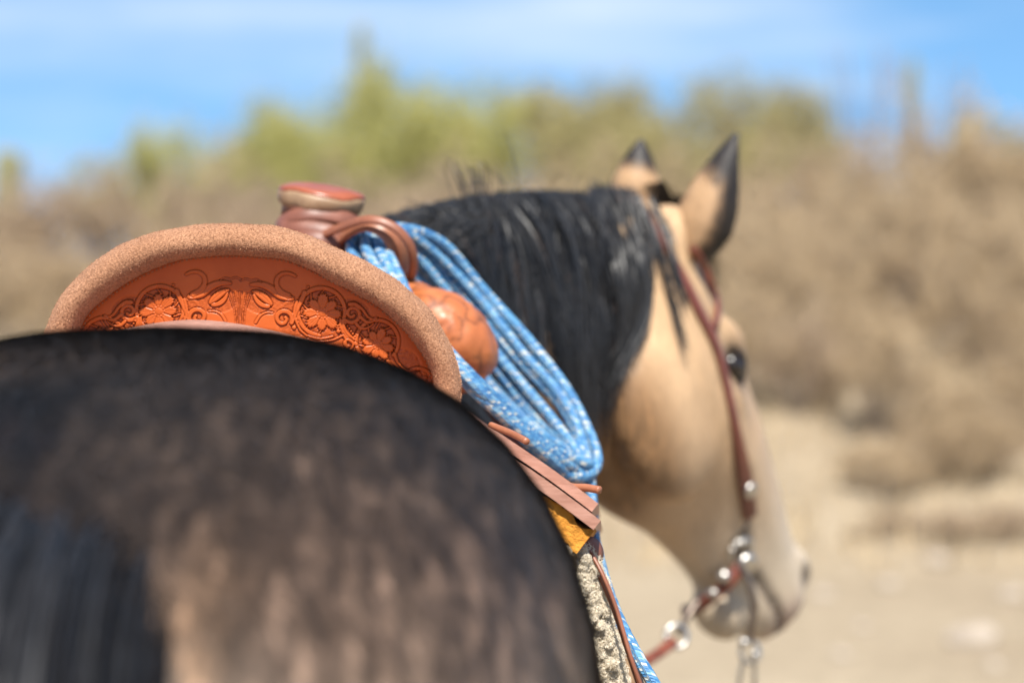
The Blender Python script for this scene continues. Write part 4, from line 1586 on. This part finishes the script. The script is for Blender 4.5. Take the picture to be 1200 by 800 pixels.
def build_rope():
    # bundle: six turns of one flattened coil
    wob = np.random.default_rng(3)
    far = [(-31, 0.0), (-17, .005), (-3, -.002), (11, .007), (24, .002), (36, .010)]
    for q in range(6):
        o, dz = far[q]
        j = lambda s=2.0: wob.normal(0, s)
        o *= .9
        nx, ny = .72, -.69                 # across the far strands, pointing up-right
        near_n = (.60, -.80)
        no = [13, -1, -16, 6, -9, 21][q]
        ndp = [.0, -.004, .004, .012, .014, .010][q]
        pts = [
            P(425 + no * .9 + j(), 283 + abs(no) * .2 + j(1), 2.385 + ndp),
            P(447 + o * .55 + j(1), 264 + abs(o) * .12 + j(1), 2.405 + dz),
            P(492 + o * nx + j(), 306 + o * ny + j(), 2.44 + dz),
            P(545 + o * nx + j(), 365 + o * ny + j(), 2.455 + dz),
            P(600 + o * nx + j(), 428 + o * ny + j(), 2.44 + dz),
            P(650 + o * nx * .95 + j(), 487 + o * ny * .95 + j(), 2.40 + dz),
            P(681 + o * .45 + j(1.5), 533 + o * .05 + j(1.5), 2.345 + dz * .5),
            P(676 + o * .25 + j(1.5), 549 + no * .5 + j(1), 2.305 + ndp * .5),
            P(640 + no * .3 + j(), 528 + no * .8 + j(1.5), 2.265 + ndp),
            P(590 + no * near_n[0] + j(), 484 - no * near_n[1] * 1.15 + j(), 2.235 + ndp),
            P(540 + no * near_n[0] + j(), 436 - no * near_n[1] + j(), 2.225 + ndp),
            P(482 + no * near_n[0] + j(), 366 - no * near_n[1] + j(), 2.27 + ndp),
            P(440 + no * .85 + j(), 312 - no * .5 + j(), 2.345 + ndp)]
        rope_tube(pts, True, q)
    # the running end, hanging behind the skirt
    rope_tube([P(676, 520, 2.36), P(690, 552, 2.33), P(693, 585, 2.31), P(698, 640, 2.2), P(719, 712, 2.06), P(745, 765, 2.00), P(772, 812, 1.98), P(815, 900, 1.98)], False, 8)


build_rope()

# ------------------------------------------------------------------ bridle
bridle = thing('bridle', 'brown leather split-ear bridle with silver conchos and a shanked bit', 'bridle', tuple(head(.3, .12, .0)))


def body_strap(name, pl, w, lift, mat, n=40, parent=None, thick=.004):
    pts, nn = [], []
    for x, y in catmull(np.array(pl, float), n):
        p, nr = on_body(x, y, lift, 2.95)
        pts.append(p); nn.append(nr)
    pts = np.array(pts); nn = np.array(nn)
    for _ in range(4):
        pts[1:-1] = (pts[:-2] + 2 * pts[1:-1] + pts[2:]) / 4
        nn[1:-1] = (nn[:-2] + 2 * nn[1:-1] + nn[2:]) / 4
    wv = np.interp(np.linspace(0, 1, n), np.linspace(0, 1, len(w)), w) if isinstance(w, (list, tuple)) else w
    v, f = strap(pts, wv, thick, unit(nn))
    return mk(name, v, f, mat, parent or bridle), pts, nn


def concho(px, py, r, lift, parent=None):
    p, nr = on_body(px, py, lift, 2.95)
    v, f = lathe([(r * .3, -.003), (r, -.002), (r * 1.02, .001), (r * .8, .0035), (r * .72, .003), (r * .4, .0055), (r * .05, .0065)], p, nr, 22)
    return mk('concho', v, f, M['silver'], parent or bridle)


cheek, cp, cn = body_strap('cheek_strap', [(752, 248), (768, 275), (790, 312), (815, 362), (836, 405), (848, 450), (860, 505), (870, 560), (877, 604)], [.012, .013, .014, .018, .015, .014, .015, .022, .020], .005, M['headstall'], 60)
body_strap('ear_loop', [(832, 385), (838, 360), (832, 330), (822, 305), (812, 288)], .010, .006, M['headstall'], 20)
body_strap('crown_strap', [(722, 236), (736, 238), (752, 248)], .013, .006, M['headstall'], 12)
concho(874, 571, .0105, .009, cheek)


def iron(name, pts, r, mat=None, parent=None, n=30):
    c = catmull(pts, n)
    v, f = tube(c, r, 10)
    return mk(name, v, f, mat or M['silver'], parent or bridle)


def torus(name, c, R, r, nrm, mat, parent=None):
    nrm = unit(nrm)
    x = unit(np.cross(nrm, [.2, .3, 1])); y = np.cross(nrm, x)
    a = np.linspace(0, 2 * math.pi, 29)
    v, f = tube(np.array([c + R * (x * math.cos(q) + y * math.sin(q)) for q in a]), r, 8)
    return mk(name, v, f, mat, parent or bridle)


bp, bn = on_body(868, 655, .014, 2.98)
BY = bp[1]
bit = mk('bit', *lathe([(.004, -.010), (.012, -.009), (.015, -.004), (.015, .002), (.010, .004), (.003, .005)], bp, bn, 26), M['silver'], bridle)
iron('shank', [P(876, 604, BY - .004), P(870, 630, BY - .006), P(866, 655, BY - .006), P(877, 680, BY - .010), P(884, 708, BY - .010), (P(880, 735, BY - .008)), P(879, 752, BY - .006)], .0048, M['iron'], bit)
torus('bit_ring', P(869, 645, BY - .006), .016, .0035, bn, M['silver'], bit)
torus('rein_ring', P(879, 764, BY - .006), .013, .003, np.array([.3, -1, .1]), M['silver'], bit)
iron('rein_chain', [P(872, 770, BY - .006), P(866, 800, BY - .004), P(862, 850, BY), P(858, 960, BY + .01)], .0032, M['silver'], bit)
iron('rein_chain', [P(884, 770, BY - .006), P(884, 800, BY - .004), P(880, 850, BY), P(872, 960, BY + .01)], .0032, M['silver'], bit)
for x, y, r in ((849, 674, .0085), (836, 694, .0068), (872, 752, .0068), (884, 766, .006), (868, 636, .006)):
    p = P(x, y, BY - .014)
    v, f = lathe([(r * .3, -.004), (r, -.003), (r * 1.02, .001), (r * .75, .004), (r * .3, .006), (r * .05, .0065)], p, (.25, -1, .35), 20)
    mk('concho', v, f, M['silver'], bit)
pts = catmull([P(868, 662, BY - .006), P(855, 680, BY - .008), P(836, 698, BY - .002), P(815, 712, BY + .02), P(800, 716, BY + .05)], 24)
v, f = strap(pts, .016, .004, np.array([.2, -1, .25])); mk('curb_strap', v, f, M['headstall'], bridle)
pts = catmull([P(818, 704, BY - .01), P(806, 722, BY - .02), P(795, 742, BY - .04)], 16)
v, f = tube(pts, .0045, 8); mk('rein_link', v, f, M['iron'], bridle)
torus('rein_buckle', P(793, 745, BY - .05), .014, .0032, (.3, -1, .2), M['silver'])
pts = catmull([P(790, 750, BY - .05), P(770, 766, BY - .10), P(742, 782, BY - .2), P(700, 800, 2.62), P(640, 770, 2.5), np.array([.035, 2.44, 1.26]), np.array([-.035, 2.47, 1.385]), np.array([-.12, 2.50, 1.455]), np.array([-.19, 2.51, 1.47])], 60)
v, f = strap(pts, .014, .004, np.array([.1, -1, .5])); mk('rein', v, f, M['headstall'], bridle)


# ------------------------------------------------------------------ desert behind
def branch_tree(rng, height, spread, trunks, depth, r0, lean=.5):
    """returns list of tubes and tip points"""
    tubes, tips = [], []

    def grow(p, d, L, r, lev):
        n = 5
        pts = [p]
        for i in range(n):
            d = unit(d + rng.normal(0, .16, 3) + np.array([0, 0, .05]))
            p = p + d * L / n
            pts.append(p)
        tubes.append(tube(np.array(pts), np.linspace(r, r * .55, len(pts)), 6 if lev else 8))
        if lev >= depth:
            tips.append((p, d)); tips.append((pts[3], d)); return
        for q in range(rng.integers(3, 5)):
            nd = unit(d + rng.normal(0, .62, 3) * np.array([spread, spread, .7]))
            grow(pts[rng.integers(3, n + 1)], nd, L * rng.uniform(.55, .8), r * .5, lev + 1)
    for q in range(trunks):
        a = q / trunks * 2 * math.pi + rng.random()
        d = unit(np.array([math.cos(a) * lean, math.sin(a) * lean, 1]))
        grow(np.array([math.cos(a) * .05, math.sin(a) * .05, -.1]), d, height * .42, r0, 0)
    return tubes, tips


def leaf_cloud(rng, tips, per, rad, size, hmax):
    n = len(tips) * per
    base = np.repeat(np.array([t[0] for t in tips]), per, 0)
    k = np.repeat(rng.uniform(.5, 1.2, len(tips)), per)
    o = rng.normal(0, 1, (n, 3)) * np.array([1, 1, .75])
    p = base + o * (rad * k)[:, None] * .55
    p[:, 2] = np.maximum(p[:, 2], .04)
    d1 = unit(rng.normal(0, 1, (n, 3))); d2 = unit(np.cross(d1, rng.normal(0, 1, (n, 3))))
    s = size * rng.uniform(.5, 1.4, n)[:, None]
    V = np.stack([p - d1 * s, p + d2 * s * .45, p + d1 * s, p - d2 * s * .45], 1).reshape(-1, 3)
    F = np.arange(n * 4).reshape(-1, 4)
    clump = np.repeat(rng.random(len(tips)), per)
    c = np.clip(.55 * clump + .45 * rng.random(n), 0, 1)
    return V, F, np.repeat(c, 4)


KINDS = {}


def plant_mesh(kind, seed):
    key = (kind, seed)
    if key in KINDS: return KINDS[key]
    rng = np.random.default_rng(seed)
    if kind == 'palo':
        tb, tips = branch_tree(rng, 3.3, 1.15, 4, 3, .085, .55)
        leaf = leaf_cloud(rng, tips, 40, .36, .045, 3); bark, lm = M['bark_green'], M['leaf_green']
    elif kind == 'olive':
        tb, tips = branch_tree(rng, 2.7, 1.1, 5, 3, .06, .6)
        leaf = leaf_cloud(rng, tips, 36, .32, .042, 3); bark, lm = M['bark_grey'], M['leaf_olive']
    elif kind == 'dry':
        tb, tips = branch_tree(rng, 2.0, 1.1, 9, 2, .03, .75)
        leaf = leaf_cloud(rng, tips, 26, .26, .035, 2); bark, lm = M['bark_grey'], M['leaf_tan']
    else:
        tb, tips = branch_tree(rng, 1.6, 1.0, 8, 2, .028, .6)
        leaf = leaf_cloud(rng, tips, 22, .24, .035, 2); bark, lm = M['bark_grey'], M['leaf_rust']
    v, f = merge(tb)
    KINDS[key] = [(v, f, bark), leaf + (lm,), None]
    return KINDS[key]


def plant(name, kind, seed, x, y, sc, rot, label, cat, group=None, parts=('trunk', 'crown')):
    z = float(gheight(np.array([x]), np.array([y]))[0])
    root = thing(name, label, cat, (x, y, z - .03), group)
    K = plant_mesh(kind, seed)
    if K[2] is None:
        (v, f, bark), (lv, lf, lc, lm), _ = K
        a = mk(parts[0], v, f, bark, None); b = mk(parts[1], lv, lf, lm, None, False, lc)
        K[2] = (a.data, b.data)
        for q in (a, b): bpy.data.objects.remove(q)
    for nm, me in zip(parts, K[2]):
        o = bpy.data.objects.new(nm, me); COL.objects.link(o); o.parent = root
        if nm == parts[1]: o['kind'] = 'stuff'
    wpx, pytop = sc
    co = np.zeros(len(K[2][1].vertices) * 3, dtype=np.float32); K[2][1].vertices.foreach_get('co', co); co = co.reshape(-1, 3)
    hgt = np.percentile(co[:, 2], 98); wid = np.percentile(co[:, 0], 97) - np.percentile(co[:, 0], 3)
    sz = (CAM_H + (300 - pytop) / FPX * y - z) / hgt; sx = wpx / FPX * y / wid
    root.scale = (sx, sx, sz)
    root.rotation_euler = (0, 0, rot)
    return root


def at(px, Y):
    return (px - 600) / FPX * Y


def saguaro(px, Y, ztop, r, arms, label, group=None):
    x = at(px, Y)
    z = float(gheight(np.array([x]), np.array([Y]))[0])
    root = thing('saguaro_cactus', label, 'cactus', (x, Y, z - .1), group)

    def col(path, r):
        p = catmull(np.array(path, float), 26)
        T, N, B = frames(p, up=(1, 0, 0))
        k = 44
        a = np.linspace(0, 2 * math.pi, k, endpoint=False)
        s = np.linspace(0, 1, 26)
        pr = np.interp(s, [0, .1, .6, .93, .98, 1], [.8, .92, 1, .85, .55, .12]) * r
        rings = [p[i] + (pr[i] * (1 + .09 * np.cos(11 * a)))[:, None] * (np.cos(a)[:, None] * N[i] + np.sin(a)[:, None] * B[i]) for i in range(26)]
        v, f = loft(rings)
        return v + np.array([x, Y, z - .1]), f
    h = ztop - z
    v, f = col([(0, 0, 0), (.03, 0, h * .33), (-.02, 0, h * .66), (0, 0, h)], r)
    mk('stem', v, f, M['saguaro'], root)
    for s, h0, h1, out in arms:
        v, f = col([(0, 0, h0), (s * out * .7, 0, h0 + .05), (s * out, 0, h0 + .45), (s * out, 0, (h0 + h1) / 2 + .2), (s * out * .97, 0, h1)], r * .68)
        mk('arm', v, f, M['saguaro'], root)


def ocotillo(px, Y, h, n, label, seed, group=None):
    rng = np.random.default_rng(seed)
    x = at(px, Y); z = float(gheight(np.array([x]), np.array([Y]))[0])
    root = thing('ocotillo', label, 'shrub', (x, Y, z - .05), group)
    for q in range(n):
        a = rng.uniform(0, 2 * math.pi); o = rng.uniform(.08, .30)
        hh = h * rng.uniform(.75, 1.0)
        pts = catmull([(x, Y, z - .05), (x + math.cos(a) * o * .5 * hh * .4, Y + math.sin(a) * o * .5 * hh * .4, z + hh * .4), (x + math.cos(a) * o * hh * .7, Y + math.sin(a) * o * hh * .7, z + hh)], 12)
        v, f = tube(pts, np.linspace(.024, .008, 12), 6)
        mk('cane', v, f, M['bark_grey'], root)


def build_background():
    rng = np.random.default_rng(21)
    # green palo verdes
    G = 'green palo verde trees on the bank'
    plant('palo_verde_tree', 'palo', 1, at(485, 24), 24, (215, 92), .4, 'tallest yellow-green palo verde tree beside the tall saguaro', 'tree', G)
    plant('palo_verde_tree', 'palo', 2, at(345, 23), 23, (190, 118), 1.4, 'low yellow-green palo verde tree behind the saddle horn', 'tree', G)
    plant('palo_verde_tree', 'palo', 1, at(165, 29), 29, (130, 160), 2.4, 'small pale green palo verde tree behind the suede cantle roll', 'tree', G)
    plant('palo_verde_tree', 'palo', 3, at(205, 21), 21, (70, 218), 2.9, 'short round green palo verde bush above the suede cantle roll', 'tree', G)
    plant('palo_verde_tree', 'palo', 3, at(415, 26), 26, (150, 135), .9, 'grey-green palo verde tree at the foot of the tall saguaro', 'tree', G)
    plant('palo_verde_tree', 'palo', 2, at(545, 25), 25, (130, 118), 2.0, 'yellowish palo verde tree above the tuft of the mane', 'tree', G)
    plant('palo_verde_tree', 'palo', 2, at(280, 25), 25, (130, 160), 4.0, 'pale palo verde tree between the horn and the cantle roll', 'tree', G)
    O = 'olive mesquite trees behind the horse head'
    plant('mesquite_tree', 'olive', 4, at(685, 25), 25, (180, 105), .2, 'olive mesquite tree behind the horse\'s mane', 'tree', O)
    plant('mesquite_tree', 'olive', 5, at(745, 26), 26, (160, 118), 4.4, 'olive mesquite tree between the mane and the ears', 'tree', O)
    plant('mesquite_tree', 'olive', 5, at(800, 24), 24, (165, 105), 1.2, 'olive mesquite tree behind the horse\'s ears', 'tree', O)
    plant('mesquite_tree', 'olive', 4, at(925, 28), 28, (120, 105), 2.2, 'dark olive mesquite tree standing above the dry brush', 'tree', O)
    plant('mesquite_tree', 'olive', 5, at(1185, 24), 24, (150, 145), 3.2, 'olive mesquite tree rising over the tan brush slope', 'tree', O)
    # dry brush
    D = 'dry tan brush on the wash bank'
    for px, Y, w, top in [(895, 20, 150, 190), (965, 21, 130, 205), (1040, 22, 150, 165), (1120, 21, 150, 150), (1200, 21, 150, 165), (1010, 18, 160, 240), (1090, 18, 160, 230),
                          (1170, 18, 160, 235), (870, 18, 150, 250), (940, 17, 140, 290), (790, 19, 150, 210), (715, 19, 150, 205), (640, 20, 140, 215),]:
        plant('dry_brush', 'dry', 6 + int(px) % 3, at(px, Y), Y, (w * 1.15, top - 14), rng.uniform(0, 6), 'tall dry tan bush along the top of the bank' if Y >= 19 else 'dry tan twiggy bush below the tall brush on the bank', 'bush', D, ('stems', 'twigs'))
    cells = [(r, c) for r in range(6) for c in range(7)]
    for r, c in cells:
        Y = 12.9 + r * .78 + rng.uniform(-.35, .35)
        px = 865 + c * 58 + rng.uniform(-22, 22) + (r % 2) * 22
        if r < 2 and c < 2: continue
        if rng.random() < (.35 if r < 4 else .1): continue
        z = float(gheight(np.array([at(px, Y)]), np.array([Y]))[0])
        h = rng.uniform(.3, .75) if r < 3 else rng.uniform(.5, 1.0)
        top = 300 + (CAM_H - z - h) / Y * FPX
        plant('dry_brush', 'dry', 6 + (r + c) % 3, at(px, Y), Y, (rng.uniform(90, 150), top), rng.uniform(0, 6), 'low dry tan bush near the foot of the sandy bank' if r < 3 else 'dry tan twiggy bush halfway up the sandy bank', 'bush', D, ('stems', 'twigs'))
    for px, Y, w, top in [(935, 14.2, 95, 360), (965, 15, 70, 380), (1085, 12.2, 120, 590), (1180, 12.2, 110, 585), (1020, 12.3, 80, 610)]:
        plant('grey_brush', 'rust', 9, at(px, Y), Y, (w, top), rng.uniform(0, 6), 'low grey-brown bush at the foot of the bank', 'bush', 'low grey brush at the foot of the bank', ('stems', 'twigs'))
    for px, Y, w, top in [(30, 20, 90, 215), (105, 20, 110, 195), (165, 21, 90, 225), (240, 20, 110, 185), (310, 19, 90, 215), (-40, 19, 120, 205), (420, 19, 120, 200), (530, 20, 120, 190), (595, 19, 90, 215)]:
        plant('rust_brush', 'rust', 9 + int(px) % 2, at(px, Y), Y, (w * 1.2, top), rng.uniform(0, 6), 'rust-brown leafless desert bush behind the saddle', 'bush', 'rust-brown brush behind the saddle', ('stems', 'twigs'))
    for px, Y, w, top in [(70, 16, 130, 285), (200, 16, 130, 265), (-10, 15.5, 110, 290), (330, 16, 120, 260), (450, 16, 130, 250), (570, 16, 130, 255), (660, 16, 140, 260)]:
        plant('straw_brush', 'dry', 6 + int(px) % 3, at(px, Y), Y, (w, top), rng.uniform(0, 6), 'straw-coloured low bush on the slope behind the saddle', 'bush', 'straw-coloured low brush behind the saddle', ('stems', 'twigs'))
    for px, Y, w, top in [(-110, 19, 130, 200), (-190, 20, 130, 190), (-280, 19, 140, 205), (-380, 21, 150, 180), (1290, 19, 150, 190), (1370, 18, 150, 230)]:
        plant('rust_brush', 'rust', 9 + int(px) % 2, at(px, Y), Y, (w * 1.2, top), rng.uniform(0, 6), 'grey-brown desert bush at the outer end of the bank', 'bush', 'bushes further along the bank', ('stems', 'twigs'))
    saguaro(424, 60, 7.4, .17, [(1, 2.0, 3.6, .42)], 'tall saguaro cactus rising above the palo verde trees')
    saguaro(1068, 55, 6.1, .15, [], 'saguaro cactus rising out of the tan brush')
    saguaro(12, 30, 2.95, .20, [], 'short dark saguaro stump among rust-brown brush')
    ocotillo(1010, 27, 2.9, 9, 'thin-caned ocotillo beside the saguaro in tan brush', 3)
    ocotillo(1095, 27, 2.6, 9, 'spreading ocotillo above the dry brush slope', 4)
    # stones
    for px, py, r in [(1140, 752, .10), (1040, 690, .05), (985, 770, .04), (1185, 700, .06), (1100, 668, .07), (1010, 735, .035), (965, 700, .05), (1165, 780, .035)]:
        d = ray(px, py); t = -CAM_H / d[2]; p = CAMP + d * t
        rg = np.random.default_rng(int(px))
        z = float(gheight(np.array([p[0]]), np.array([p[1]]))[0])
        v, f = ellipsoid((0, 0, 0), (r, r * .8, r * .6), None, 9, 12)
        v = v * (.75 + .5 * vnoise(v, 1.6 / r, int(px)))[:, None]
        o = mk('stone', v, f, M['rock'], None, False)
        o.location = (p[0], p[1], z + r * .2)
        tag(o, 'large pale stone lying on the open sand' if r > .09 else 'small pale stone lying on the sand', 'stone', 'stones on the sand')
    # straw on the bank
    n = 9000
    x = rng.uniform(-5, 7, n); y = rng.uniform(11.5, 20, n)
    z = gheight(x, y)
    a = rng.uniform(0, 6.28, n); L = rng.uniform(.10, .32, n)
    tipd = np.stack([np.cos(a) * .5, np.sin(a) * .5, np.ones(n)], 1) * L[:, None]
    p = np.stack([x, y, z - .02], 1)
    s = np.stack([-np.sin(a), np.cos(a), 0 * a], 1) * .008
    V = np.stack([p - s, p + s, p + tipd], 1).reshape(-1, 3)
    o = mk('dry_grass', V, np.arange(n * 3).reshape(-1, 3), M['grass_dry'], None, False, np.repeat(rng.random(n), 3))
    tag(o, 'pale dry grass scattered over the sandy bank', 'grass', kind='stuff')


build_background()
